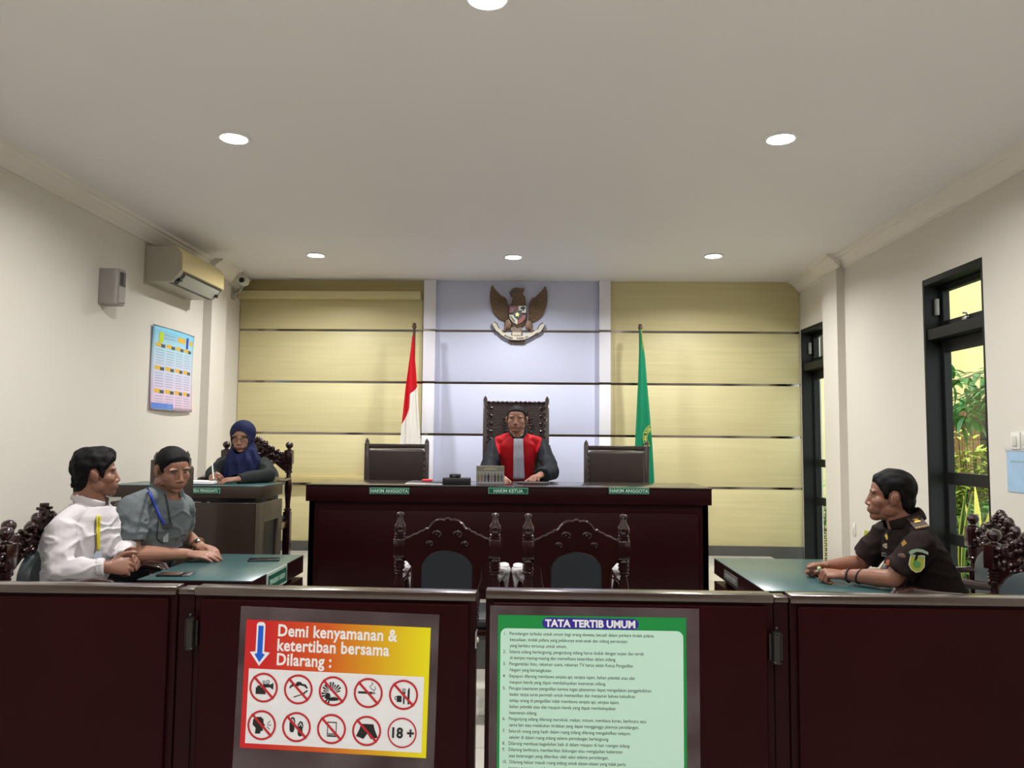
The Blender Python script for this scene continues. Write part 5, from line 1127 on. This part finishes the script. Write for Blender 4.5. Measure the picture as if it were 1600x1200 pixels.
# ---- the man in the grey shirt
def grey_man():
    root = empty('person', (-2.05, 4.1, 0), 0, 'person in a grey short sleeved shirt, blue lanyard, hands crossed on the left desk', 'person')
    sk = skin('lighter brown skin', (.30, .145, .095)); H = head_matrix((-1.838, 3.94, 1.230), 234, -15, 5, .98)
    nb = V((-1.885, 3.98, 1.085)); fw = V((.78, -.55, -.1))
    S = [V((-1.965, 3.80, 1.04)), V((-1.875, 4.13, 1.02))]; E_ = [V((-1.945, 3.755, .822)), V((-1.945, 4.30, .86))]; W_ = [V((-1.775, 4.005, .79)), V((-1.765, 4.135, .812))]
    b = MB(); head_parts(b, H, 1.06)
    limb(b, [H @ V((0, -.022, -.04)), H @ V((0, -.035, -.095)), nb], [.062, .066, .074])
    sp = [((-2.07, 4.05, .54), .16, .13), ((-2.05, 4.03, .70), .16, .13), ((-1.99, 4.0, .85), .168, .13), ((-1.935, 3.985, .97), .175, .118), ((-1.895, 3.98, 1.06), .10, .075)]
    torso(b, sp, fw)
    for s, e_, w_ in zip(S, E_, W_):
        limb(b, [s, (s+e_)/2, e_], [.055, .05, .043]); limb(b, [e_, e_.lerp(w_, .3), e_.lerp(w_, .75), w_], [.043, .044, .033, .028])
    hand(b, W_[0], (1, .10, -.05), (-.1, -.25, 1), (.1, 1, .1), curls=[(8, 12, 8), (9, 12, 8), (10, 14, 8), (12, 14, 8)], s=1.02, tcurl=10)
    hand(b, W_[1], (.92, -.42, -.06), (.1, .15, 1), (.3, -1, -.2), curls=[(22, 30, 20), (22, 30, 20), (24, 30, 20), (26, 30, 20)], s=1.0, tcurl=15, tdir=(.8, -.5, -.25))
    legs(b, [(-2.05, 3.95, .57), (-2.05, 4.15, .57)], [(-1.66, 3.95, .545), (-1.66, 4.15, .545)], [(-1.70, 3.95, .1), (-1.70, 4.15, .1)], (.08, .058, .04))
    me = remesh(b, VOX, 5); put('body', me.copy(), sk, root)
    hair(root, me, H, top=.010, side=.004, seed=23, rough=.0015, lift=.004)
    face(root, H, mat('pinkish brown lips', (.25, .09, .07), .45), lids=.55, me=me)
    lower(root, [(-2.05, 3.95, .58), (-2.05, 4.15, .58)], [(-1.66, 3.95, .55), (-1.66, 4.15, .55)], [(-1.70, 3.95, 0), (-1.70, 4.15, 0)], (1, 0, 0))
    gr_ = mat('grey shirt cloth', (.135, .155, .165), .85, sheen=.2, bump=.2, bscale=420, vary=.08, vscale=(160, 160, 30))
    b = MB(); torso(b, [((-2.08, 4.05, .52), .185, .155)]+sp[1:4]+[((-1.90, 3.98, 1.055), .125, .095), ((-1.885, 3.98, 1.095), .076, .074)], fw, .018)
    for s, e_ in zip(S, E_):
        limb(b, [s, s.lerp(e_, .4)], [.072, .074]); b.tube([s.lerp(e_, .2), s.lerp(e_, .5), s.lerp(e_, .72)], [.074, .073, .070], seg=20)
    b.tube([(-1.955, 3.79, 1.07), (-1.92, 3.87, 1.09), (-1.89, 3.97, 1.095), (-1.88, 4.06, 1.085), (-1.885, 4.14, 1.05)], [.046, .05, .056, .05, .046], seg=14)
    sm_ = remesh(b, .0055, 4); wrinkle(sm_, .0085, (9, 9, 16), 9, keep=lambda c: np.clip((1.07-c[:, 2])/.05, 0, 1)); tr = bvh_of(sm_); put('shirt', sm_.copy(), gr_, root)
    b = MB(); c0 = nb+V((.0, 0, .028)); sd = V((-fw.y, fw.x, 0)).normalized(); f2 = V((fw.x, fw.y, 0)).normalized()
    pts = [c0+f2*(.078*math.cos(a))+sd*(.078*math.sin(a))+V((0, 0, .02-.045*max(0, math.cos(a)))) for a in [R(28+k*30.4) for k in range(11)]]
    b.tube(pts, [.006]+[.009]*9+[.006], seg=10, flat=(.6, 2.7), up=(0, 0, 1)); put('collar', mesh_of(b), gr_, root)
    bl_ = mat('blue lanyard strap', (.025, .06, .40), .55)
    strap(root, tr, [(229, 762), (235, 775), (244, 795), (251, 810), (258, 821)], .013, 'lanyard', bl_, off=.005)
    patch(root, tr, [rect(-.024, .024, -.012, .012)], hit(tr, 262, 822), (0, 0, 1), 1, 'lanyard_clip', black_pl, .005, .008, toward=(.5, -1, .2))
    patch(root, tr, [rect(-.012, .012, -.026, .026)], hit(tr, 259, 839), (0, 0, 1), 1, 'name_card', mat('clear grey card', (.28, .32, .33), .2), .004, .002, toward=(.5, -1, .2))
    dg_ = mat('dark grey seam', (.03, .04, .035), .8)
    strap(root, tr, [(257, 772), (261, 785), (264, 803), (266, 818)], .009, 'placket_line', dg_, off=.002)
    strap(root, tr, [(249, 802), (246, 822), (245, 842), (255, 849)], .005, 'pocket_seam', dg_, off=.0015)
    d = (E_[1]-W_[1]).normalized(); c = W_[1]+d*.03; a1 = d.orthogonal().normalized(); a2 = d.cross(a1)
    b = MB(); b.tube([c+a1*.034*math.cos(a)+a2*.034*math.sin(a) for a in [R(k*22.5) for k in range(17)]], .0065, seg=8, flat=(1.3, .5)); wt = put('wristwatch', mesh_of(b), mat('gold steel watch band', (.6, .45, .3), .25, metal=1), root)
    b = MB(); q = c+V((.012, -.028, .022)); b.ell(q, (.017, .010, .015)); o = put('watch_case', mesh_of(b), steel_m, root); o.parent = wt
grey_man()
# ---- the judge in red and black robe
def judge():
    root = empty('person', (-.1, 6.45, DAIS), 0, 'person in a red and black judge robe behind the bench', 'person')
    sk = skin('lighter brown skin', (.30, .145, .095)); H = head_matrix((-.108, 6.20, 1.561), 176, -2, -1, .93, 1.08)
    nb = V((-.10, 6.25, 1.42))
    S = [V((-.29, 6.26, 1.345)), V((.10, 6.26, 1.345))]; E_ = [V((-.325, 6.03, 1.145)), V((.165, 6.03, 1.15))]; W_ = [V((-.235, 5.80, 1.125)), V((.075, 5.80, 1.13))]
    b = MB(); head_parts(b, H, 1.0)
    limb(b, [H @ V((0, -.022, -.04)), H @ V((0, -.035, -.10)), nb], [.055, .056, .064])
    sp = [((-.1, 6.48, .86), .15, .12), ((-.1, 6.45, 1.02), .14, .115), ((-.1, 6.36, 1.18), .158, .115), ((-.098, 6.29, 1.31), .165, .105), ((-.1, 6.26, 1.39), .10, .07)]
    torso(b, sp, (0, -1, -.2))
    for s, e_, w_ in zip(S, E_, W_):
        limb(b, [s, (s+e_)/2, e_], [.05, .045, .038]); limb(b, [e_, e_.lerp(w_, .5), w_], [.038, .034, .026])
    hand(b, W_[1], (-.45, -1, -.12), (-.1, -.25, 1), (-1, .2, .1), curls=[(38, 45, 30), (42, 50, 30), (46, 50, 30), (50, 50, 30)], s=1.02, tcurl=20)
    hand(b, W_[0], (.35, -1, -.12), (.1, -.25, 1), (1, .2, .1), curls=[(20, 30, 20)]*4, s=1.0)
    legs(b, [(-.2, 6.48, .90), (.0, 6.48, .90)], [(-.22, 6.06, .86), (.02, 6.06, .86)], [(-.22, 6.10, .43), (.02, 6.10, .43)], (.08, .058, .04))
    me = remesh(b, VOX, 5); put('body', me.copy(), sk, root)
    hl = (HL[0], [-.066, -.078, -.074, -.052, -.02, .018, .022, -.006, -.008, .020, .036, .060, .070, .074])
    hair(root, me, H, top=.008, side=.005, seed=31, rough=.002, hl=hl, recede=.014)
    face(root, H, mat('brown lips', (.20, .07, .05), .45), lids=.25, me=me)
    tf = bvh_of(me); dr_ = (H.to_3x3() @ V((0, -1, 0))).normalized(); mp_ = [(tf.ray_cast(H @ V((x, .25, -.0525-.003*abs(x)/.018)), dr_)[0], -dr_) for x in (-.020, -.010, 0, .010, .020)]
    b = MB(); b.tube([q[0]+q[1]*.0003 for q in mp_], [.0008, .0018, .0015, .0018, .0008], seg=6); put('moustache', mesh_of(b), mat('thin dark moustache', (.05, .03, .025), .8), root)
    lower(root, [(-.2, 6.48, .91), (.0, 6.48, .91)], [(-.22, 6.06, .87), (.02, 6.06, .87)], [(-.22, 6.10, DAIS), (.02, 6.10, DAIS)], (0, -1, 0))
    blk = mat('black robe cloth', (.011, .013, .018), .65, sheen=.3); red = mat('red robe cloth', (.40, .010, .016), .55, sheen=.2)
    b = MB(); torso(b, sp[:4]+[((-.1, 6.26, 1.38), .125, .085), ((-.1, 6.25, 1.43), .065, .062)], (0, -1, -.2), .02)
    for s, e_, w_ in zip(S, E_, W_):
        limb(b, [s, s.lerp(e_, .5), e_], [.058, .064, .070]); b.tube([e_, e_.lerp(w_, .5), e_.lerp(w_, .88)], [.07, .070, .066], seg=20, flat=(1, .85))
    b.tube([(-.29, 6.26, 1.362), (-.20, 6.255, 1.395), (-.1, 6.25, 1.41), (.0, 6.255, 1.395), (.095, 6.26, 1.362)], [.040, .044, .05, .044, .040], seg=14)
    sm_ = remesh(b, .0065, 14); wrinkle(sm_, .007, (8, 8, 8), 14); tr = bvh_of(sm_); robe = put('robe', sm_.copy(), blk, root)
    def redmask(c):
        x = c[:, 0]+.095; z = c[:, 2]
        w_ = np.interp(z, [1.0, 1.12, 1.25, 1.36, 1.42, 1.5], [.125, .125, .145, .185, .195, .195])
        inner = np.interp(z, [1.0, 1.35, 1.40, 1.46], [.0, .0, .035, .07])
        ylim = np.interp(z, [1.0, 1.30, 1.36], [6.34, 6.27, 6.275])
        return (np.abs(x) < w_) & (np.abs(x) > inner) & (c[:, 1] < ylim) & (c[:, 1] > 6.0)
    rd_ = put('red_front', shell(sm_, redmask, .005, 0), red, root); solid(rd_, .006, -1)
    b = MB(); c0 = V((-.1, 6.245, 1.425))
    pts = [c0+V((.066*math.sin(a), -.070*math.cos(a), .024-.06*max(0, math.cos(a)))) for a in [R(26+k*30.8) for k in range(11)]]
    b.tube(pts, [.010]+[.012]*9+[.010], seg=10, flat=(.6, 2.2), up=(0, 0, 1)); put('robe_collar', mesh_of(b), blk, root)
    b = MB(); pts = [c0+V((.058*math.sin(a), -.060*math.cos(a), .026-.03*max(0, math.cos(a)))) for a in [R(30+k*30) for k in range(11)]]
    b.tube(pts, .005, seg=8, flat=(.6, 2.4), up=(0, 0, 1)); put('shirt_collar', mesh_of(b), mat('white collar cloth', (.75, .75, .8), .7), root)
    # pleated white band
    bm_ = MB(); n_ = 20; rows = []
    for j in range(24):
        t = j/23; z = 1.405-.33*t; wd_ = .036+.010*t; row = []; yb = min(tr.ray_cast(V((-.092+o_, 5.9, z)), V((0, 1, 0)))[0].y for o_ in (-.03, 0, .03))
        for i in range(n_+1):
            u = -1+2*i/n_; x = -.092+.006*t+u*wd_
            row.append(bm_.bm.verts.new((x, yb-.012-.004*math.cos(i*math.pi/2), z)))
        rows.append(row)
    for a, c in zip(rows, rows[1:]):
        for i in range(n_): bm_.bm.faces.new((a[i], a[i+1], c[i+1], c[i]))
    bf = put('neck_band', mesh_of(bm_), mat('white pleated band', (.50, .50, .60), .75), root, 'white pleated neck band'); solid(bf, .002, 0)
    return root
judge()
# ---- the woman in the navy headscarf writing at the side desk
def clerk():
    root = empty('person', (-2.1, 5.65, DAIS), 0, 'person in a navy headscarf and glasses, writing at the side desk', 'person')
    sk = skin('light brown skin', (.31, .16, .105)); H = head_matrix((-2.088, 5.56, 1.398), 184, -9, 3, .98)
    nb = V((-2.085, 5.60, 1.265))
    S = [V((-2.235, 5.60, 1.205)), V((-1.94, 5.60, 1.20))]; E_ = [V((-2.245, 5.44, 1.135)), V((-1.845, 5.43, 1.13))]; W_ = [V((-2.165, 5.23, 1.125)), V((-1.985, 5.235, 1.112))]
    b = MB(); head_parts(b, H, 1.02, ears=False)
    limb(b, [H @ V((0, -.022, -.04)), H @ V((0, -.035, -.10)), nb], [.05, .05, .058])
    sp = [((-2.1, 5.72, .86), .15, .12), ((-2.1, 5.70, .98), .135, .11), ((-2.09, 5.65, 1.09), .14, .11), ((-2.087, 5.615, 1.18), .145, .10), ((-2.085, 5.60, 1.245), .085, .065)]
    torso(b, sp, (0, -1, -.2))
    for s, e_, w_ in zip(S, E_, W_):
        limb(b, [s, (s+e_)/2, e_], [.045, .04, .034]); limb(b, [e_, e_.lerp(w_, .5), w_], [.034, .03, .022])
    hand(b, W_[0], (.45, -.8, .12), (-.75, -.25, .65), (.55, .2, .8), curls=[(48, 55, 30), (55, 60, 30), (60, 65, 35), (64, 65, 35)], s=.9, tcurl=28, tdir=(.45, -.8, .2))
    hand(b, W_[1], (-1, -.55, -.08), (.0, -.3, 1), (-.4, .9, .1), curls=[(14, 20, 14)]*4, s=.9, tcurl=12)
    legs(b, [(-2.2, 5.72, .90), (-2.0, 5.72, .90)], [(-2.2, 5.34, .86), (-2.0, 5.34, .86)], [(-2.2, 5.36, .43), (-2.0, 5.36, .43)], (.08, .058, .04))
    me = remesh(b, VOX, 5); put('body', me.copy(), sk, root)
    face(root, H, mat('rosy lips', (.27, .085, .075), .45), lids=.45, brow=.7, me=me)
    b = MB()      # glasses
    for s in (-1, 1):
        b.tube([(s*.031+.021*math.cos(a), .100-.004*abs(math.cos(a)), -.003+.014*math.sin(a)) for a in [R(k*24) for k in range(16)]], .0016, seg=6, mtx=H); b.tube([(s*.052, .096, .002), (s*.068, .06, .004), (s*.078, .0, .006)], .0015, seg=6, mtx=H)
    b.tube([(-.010, .100, .0), (0, .104, .003), (.010, .100, .0)], .0016, seg=6, mtx=H); gl_ = put('glasses', mesh_of(b), mat('dark glasses frame', (.02, .015, .015), .25), root)
    lower(root, [(-2.2, 5.72, .91), (-2.0, 5.72, .91)], [(-2.2, 5.34, .87), (-2.0, 5.34, .87)], [(-2.2, 5.36, DAIS), (-2.0, 5.36, DAIS)], (0, -1, 0))
    jk = mat('charcoal jacket cloth', (.022, .026, .025), .8, sheen=.2)
    b = MB(); torso(b, sp[:4]+[((-2.085, 5.60, 1.235), .11, .08)], (0, -1, -.2), .022)
    for s, e_, w_ in zip(S, E_, W_):
        limb(b, [s, s.lerp(e_, .5), e_], [.052, .054, .050]); b.tube([e_, e_.lerp(w_, .5), e_.lerp(w_, 1.0)], [.050, .045, .036], seg=18)
    sm_ = remesh(b, .0065, 4); wrinkle(sm_, .007, (8, 8, 12), 21); put('jacket', sm_.copy(), jk, root)
    # headscarf: cap over the head, folds over shoulders and chest, open at the face
    nv = mat('navy headscarf cloth', (.014, .018, .062), .75, sheen=.4)
    b = MB(); e = lambda c, r: b.ell(c, r, seg=20, mtx=H)
    e((0, -.018, .030), (.093, .112, .101)); e((0, .010, -.01), (.084, .092, .10)); e((0, .0, -.075), (.075, .085, .075))
    hc = V(H @ V((0, 0, 0)))
    b.tube([hc+V((0, .02, -.05)), hc+V((.005, .01, -.12)), hc+V((.015, .0, -.19)), hc+V((.02, -.02, -.27)), hc+V((.02, -.055, -.325))], [(.082, .09), (.100, .115), (.125, .135), (.125, .125), (.115, .10)], seg=26, up=(0, -1, 0))
    b.tube([hc+V((.055, -.02, -.10)), hc+V((.085, -.03, -.18)), hc+V((.095, -.055, -.27)), hc+V((.085, -.09, -.34))], [.05, .055, .052, .04], seg=16)
    hm = remesh(b, .0055, 5)
    Hi = np.array(H.inverted())
    c, n = co_of(hm), no_of(hm)
    z = hc.z-c[:, 2]; an = np.arctan2(c[:, 0]-hc.x, -(c[:, 1]-hc.y)); am = np.clip((z-.07)/.12, 0, 1)*.010
    c = c+n*(am*(np.sin(an*11+1.5*np.sin(z*18))+.5*np.sin(an*23+z*10)))[:, None]
    hm.vertices.foreach_set('co', c.ravel()); hm.update()
    def keep(c):
        l = c@Hi[:3, :3].T+Hi[:3, 3]
        return ~(((l[:, 0]/.060)**2+((l[:, 2]+.022)/.084)**2 < 1) & (l[:, 1] > .02))
    sc_ = put('headscarf', shell(hm, keep, 0.0, 0), nv, root); solid(sc_, .006, -1)
    b = MB(); b.tube([(.063*math.sin(a), .070+.012*math.cos(a)**2*0+.010*(abs(math.cos(a))), -.018+.086*math.cos(a)) for a in [R(k*15) for k in range(25)]], .004, seg=8, mtx=H); o = put('under_scarf_edge', mesh_of(b), mat('black under scarf', (.012, .012, .02), .8), root)
    return root
clerk()
q = V((-2.155, 5.165, 1.155)); pen = empty('pen', (-2.110, 5.125, 1.1045), 0, 'white pen in the hand of the woman in the headscarf', 'pen')
b = MB(); d = V((-.26, .35, .9)).normalized(); b.tube([d*.012, d*.13], [.0048, .0048], seg=10); b.build('barrel', white_pl, pen)
b = MB(); b.tube([d*0, d*.013], [.001, .0045], seg=10); b.build('tip', steel_m, pen)
# ------------------------------------------------------------------ the garden outside the glazed doors
leaf_a = mat('bright leaf green', (.14, .34, .035), .5, vary=.35, vscale=(9, 9, 9)); leaf_b = mat('mid leaf green', (.055, .20, .035), .45, vary=.35, vscale=(7, 7, 7)); leaf_c = mat('yellow green leaf', (.34, .44, .05), .5, vary=.3, vscale=(9, 9, 9))
for m_ in (leaf_a, leaf_b, leaf_c): m_.node_tree.nodes['Principled BSDF'].inputs['Transmission Weight'].default_value = 0
stem_m = mat('brown stem', (.12, .07, .04), .7)
def blade(bm_, base, d, up, ln, wd, droop=.4, n=5, fold=.15):
    # one leaf: a tapered strip that bends down towards the tip
    d = Vector(d).normalized(); s_ = d.cross(Vector(up)); s_ = s_.normalized() if s_.length > 1e-4 else Vector((1, 0, 0)); u_ = s_.cross(d).normalized()
    prev = None; p = Vector(base)
    for k in range(n+1):
        t = k/n; w_ = wd*math.sin(math.pi*min(.97, .12+.85*t)); q = p+u_*(-droop*ln*t*t)+d*ln*t
        cur = (bm_.verts.new(q-s_*w_+u_*fold*w_), bm_.verts.new(q), bm_.verts.new(q+s_*w_+u_*fold*w_))
        if prev:
            bm_.faces.new((prev[0], prev[1], cur[1], cur[0])); bm_.faces.new((prev[1], prev[2], cur[2], cur[1]))
        prev = cur
def plant(name, loc, label, cat, group=None):
    r = empty(name, loc, 0, label, cat, group); return r
b = MB(); b.box(XR+.17, 9, 2.5, 15, -.25, -.06)
struct('ground', b, mat('garden lawn soil', (.10, .22, .05), .9, vary=.4, vscale=(5, 5, 5)))
b = MB(); b.box(XR+.17, 4.1, 6.2, 12.2, -.06, -.01); b.box(XR+.17, 3.3, 2.5, 6.2, -.06, -.01); struct('terrace', b, mat('pale terrace tile', (.62, .62, .56), .5))
b = MB(); b.box(6.6, 6.8, 3.5, 15, -.06, 5.2); struct('garden_wall', b, mat('cream yellow outside wall', (.72, .66, .36), .8))
b = MB(); b.box(3.0, 6.6, 12.2, 12.4, -.06, 5.2); struct('side_wall', b, mat('pale yellow outside wall', (.70, .65, .38), .8))
b = MB(); b.box(4.3, 4.75, 12.17, 12.2, 2.75, 3.15); o = b.build('wall_vent', mat('dark vent', (.03, .03, .03), .6)); tag(o, 'small dark vent high on the yellow wall seen through the far glazed door', 'vent')
b = MB(); b.box(3.80, 3.865, 10.3, 10.45, -.01, 5.0); struct('pillar', b, mat('white outside pillar', (.55, .58, .53), .7))
fn = empty('garden_fence', (6.35, 9.8, -.06), 0, 'brown slatted fence with a black frame behind the plants', 'fence')
b = MB()
for k in range(64): b.box(-.012, .012, -2.2+k*.068, -2.2+k*.068+.054, .12, 2.0)
b.build('slats', mat('brown fence slat', (.23, .115, .055), .6, vary=.35, vscale=(1, 30, 1)), fn)
for z in (1.72, .65):
    b = MB(); b.box(-.05, .0, -2.2, 2.2, z, z+.11); b.build('rail', black_frame_m, fn)
for y in (-2.1, -.4, 1.0, 2.1):
    b = MB(); b.box(-.06, .0, y, y+.13, 0, 2.02); b.build('fence_post', black_frame_m, fn)
b = MB(); b.box(5.9, 6.2, 6.5, 14, -.06, .55); struct('planter_wall', b, mat('pale planter wall', (.55, .52, .40), .8))
rnd = random.Random(3)
def palm(loc, n, ln, wd, label, material, seed, tilt=.5, fr=14):
    r = plant('palm_plant', loc, label, 'plant', 'garden plants outside the doors'); q = random.Random(seed); b = MB(); st = MB()
    for k in range(n):
        a = 2*math.pi*k/n+q.uniform(-.3, .3); el_ = q.uniform(.35, 1.25); d = Vector((math.cos(a)*math.cos(el_), math.sin(a)*math.cos(el_), math.sin(el_)))
        L = ln*q.uniform(.75, 1.1); pts = [Vector((0, 0, .05))+d*L*t+Vector((0, 0, -.42*L*t*t)) for t in [i/9 for i in range(10)]]
        st.tube(pts, [.010]*5+[.006]*5, seg=5)
        for i in range(2, 10):
            tg = (pts[i]-pts[i-1]).normalized(); sd = tg.cross(Vector((0, 0, 1))); sd = sd.normalized() if sd.length > .01 else Vector((1, 0, 0))
            for s in (-1, 1):
                for h in (0, .5): blade(b.bm, pts[i-1].lerp(pts[i], h), tg*.7+sd*s, (0, 0, 1), L*.30*(1.15-i/14), wd, .35, 4)
    st.build('stems', stem_m, r); b.build('foliage', material, r, smooth=180, recalc=False)
    return r
def bush(loc, n, h, spread, ln, wd, label, material, seed, name='leafy_bush', red=0):
    r = plant(name, loc, label, 'plant', 'garden plants outside the doors'); q = random.Random(seed); b = MB(); st = MB(); tips = []
    for k in range(n):
        a = q.uniform(0, 6.28); rr = spread*math.sqrt(q.random()); top = Vector((math.cos(a)*rr, math.sin(a)*rr, h*q.uniform(.6, 1)*(1-.25*(rr/spread)**2)))
        p0 = Vector((top.x*.2, top.y*.2, 0)); st.tube([p0, p0.lerp(top, .5)+Vector((0, 0, .04)), top], [.010, .007, .004], seg=5); tips.append(top)
        for j in range(30):
            t = .12+.88*j/29; p = p0.lerp(top, t); an = j*2.4; blade(b.bm, p, (math.cos(an), math.sin(an), q.uniform(.2, .9)), (0, 0, 1), ln*q.uniform(.7, 1.1), wd, q.uniform(.2, .6), 4)
    st.build('stems', stem_m, r); b.build('foliage', material, r, smooth=180, recalc=False)
    if red:
        b = MB()
        for t in tips[:red]:
            for j in range(5): b.ell(t+Vector((q.uniform(-.03, .03), q.uniform(-.03, .03), q.uniform(.0, .05))), (.018, .018, .02), seg=7)
        b.build('red_flowers', mat('red garden flower', (.60, .05, .04), .5), r)
    return r
G0 = -.06
p = at(1478, 700, X=4.7); palm((p.x, p.y+.1, .9-.5), 15, 1.05, .014, 'bright green palm at the left side of the near glazed door', leaf_a, 1)
p = at(1510, 780, X=4.3); bush((p.x, p.y, G0), 30, 1.0, .60, .20, .028, 'mid green leafy bush low behind the variegated blades', leaf_b, 2)
p = at(1518, 700, X=5.0); bush((p.x, p.y, G0), 60, 1.70, .55, .15, .026, 'tall yellow green bush with red flowers outside the near door', leaf_c, 3, red=2)
p = at(1492, 740, X=5.15); bush((p.x, p.y, G0), 40, 1.30, .50, .17, .028, 'bright green bush in front of the slatted fence', leaf_a, 4)
p = at(1485, 800, X=3.9); palm((p.x, p.y+.1, .15), 13, .62, .013, 'small dark green palm low at the left of the near door', leaf_b, 5)
# snake plant: upright yellow edged blades in a grey pot
p = at(1512, 880, X=3.25); sn = plant('snake_plant', (p.x, p.y, -.01), 'snake plant with yellow edged upright blades in a grey pot', 'plant', 'garden plants outside the doors')
b = MB(); b.lathe([(.10, 0), (.12, .02), (.155, .34), (.165, .36), (.15, .37), (.13, .35), (.001, .34)], seg=24); b.build('pot', mat('grey pot', (.20, .19, .17), .7), sn)
q = random.Random(9)
edge = mat('yellow leaf edge', (.62, .55, .10), .5); core = mat('dark green leaf core', (.06, .17, .05), .5, vary=.4, vscale=(6, 6, 30))
b1, b2 = MB(), MB()
for k in range(16):
    a = q.uniform(0, 6.28); d = Vector((math.cos(a)*q.uniform(.05, .55), math.sin(a)*q.uniform(.05, .55), 1)); ba = Vector((math.cos(a)*.07, math.sin(a)*.07, .35)); L = q.uniform(.45, .78)
    blade(b1.bm, ba, d, (math.sin(a), -math.cos(a), .1), L, .034, .1, 7, .25); blade(b2.bm, ba+Vector((math.cos(a), math.sin(a), 0))*.003, d, (math.sin(a), -math.cos(a), .1), L*.98, .019, .1, 7, .25); blade(b2.bm, ba-Vector((math.cos(a), math.sin(a), 0))*.003, d, (math.sin(a), -math.cos(a), .1), L*.98, .019, .1, 7, .25)
b1.build('leaf_edges', edge, sn, smooth=180, recalc=False); b2.build('leaf_cores', core, sn, smooth=180, recalc=False)
# tree branch reaching in from the right
p = at(1560, 600, X=4.4); trn = plant('garden_tree', (p.x, p.y-.6, G0), 'garden tree whose leafy branches hang across the top of the near door', 'tree')
b = MB(); b.tube([(0, 0, 0), (.02, .0, 1.1), (-.02, .05, 2.3), (.0, .1, 3.0)], [.07, .06, .05, .03], seg=10); br_ = []
for pts in ([(0, .05, 1.95), (-.05, .45, 2.02), (-.02, .9, 1.95), (.0, 1.35, 1.85)], [(0, .05, 2.0), (.1, .5, 2.15), (.1, 1.0, 2.17), (.05, 1.5, 2.1)], [(0, .05, 1.85), (-.12, .4, 1.9), (-.15, .8, 1.78), (-.12, 1.05, 1.65)]):
    P = [Vector(x) for x in pts]; b.tube(P, [.022, .015, .010, .005][:len(P)], seg=7); br_.append(P)
b.build('trunk', stem_m, trn); b = MB(); q = random.Random(5)
for P in br_:
    for i in range(len(P)-1):
        for k in range(34):
            c = P[i].lerp(P[i+1], q.random()); d = Vector((q.uniform(-1, 1), q.uniform(-1, 1), q.uniform(-.7, .5))); blade(b.bm, c+d*q.uniform(.0, .14), d, (0, 0, 1), q.uniform(.13, .20), .030, .35, 4)
b.build('foliage', leaf_b, trn, smooth=180, recalc=False)
# grass
b = MB(); q = random.Random(8)
for k in range(2600):
    x = q.uniform(3.32, 5.2); y = q.uniform(5.3, 9.5); a = q.uniform(0, 6.28)
    if x < 4.12 and y > 6.15: continue
    blade(b.bm, (x, y, G0), (math.cos(a)*.4, math.sin(a)*.4, 1), (math.sin(a), -math.cos(a), 0), q.uniform(.06, .12), .006, .3, 2)
g = b.build('lawn_grass', mat('fresh grass', (.16, .42, .05), .6, vary=.3, vscale=(4, 4, 4)), smooth=180, recalc=False); tag(g, 'short bright green lawn outside the near glazed door', 'grass', kind='stuff')
# potted plant beyond the far door
p = at(1287, 858, X=3.36); pt = plant('potted_plant', (p.x, p.y, -.01), 'green plant in a yellow and black patterned pot outside the far door', 'plant')
b = MB(); b.lathe([(.11, 0), (.12, .04), (.19, .36), (.205, .40), (.19, .41), (.17, .38), (.001, .37)], seg=26)
pm = mat('yellow and black patterned pot', (.55, .45, .12), .6); nt = pm.node_tree; tc = nt.nodes.new('ShaderNodeTexCoord'); mp = nt.nodes.new('ShaderNodeMapping'); bk = nt.nodes.new('ShaderNodeTexBrick'); mp.inputs['Rotation'].default_value = (R(90), 0, 0)
bk.inputs['Scale'].default_value = 9; bk.inputs['Color1'].default_value = (.58, .48, .14, 1); bk.inputs['Color2'].default_value = (.50, .42, .16, 1); bk.inputs['Mortar'].default_value = (.03, .03, .025, 1); bk.inputs['Mortar Size'].default_value = .05
nt.links.new(tc.outputs['Object'], mp.inputs[0]); nt.links.new(mp.outputs[0], bk.inputs['Vector']); nt.links.new(bk.outputs['Color'], nt.nodes['Principled BSDF'].inputs['Base Color'])
b.build('pot', pm, pt)
b = MB(); st = MB(); q = random.Random(12)
for k in range(18):
    a = q.uniform(0, 6.28); top = Vector((math.cos(a)*q.uniform(.03, .28), math.sin(a)*q.uniform(.03, .28), q.uniform(.6, .98))); p0 = Vector((top.x*.2, top.y*.2, .36)); st.tube([p0, top], [.006, .004], seg=5)
    for j in range(11):
        t = .3+.7*j/10; an = j*2.4; blade(b.bm, p0.lerp(top, t), (math.cos(an), math.sin(an), q.uniform(.1, .8)), (0, 0, 1), q.uniform(.08, .14), .022, .4, 4)
st.build('stems', stem_m, pt); b.build('foliage', leaf_a, pt, smooth=180, recalc=False)
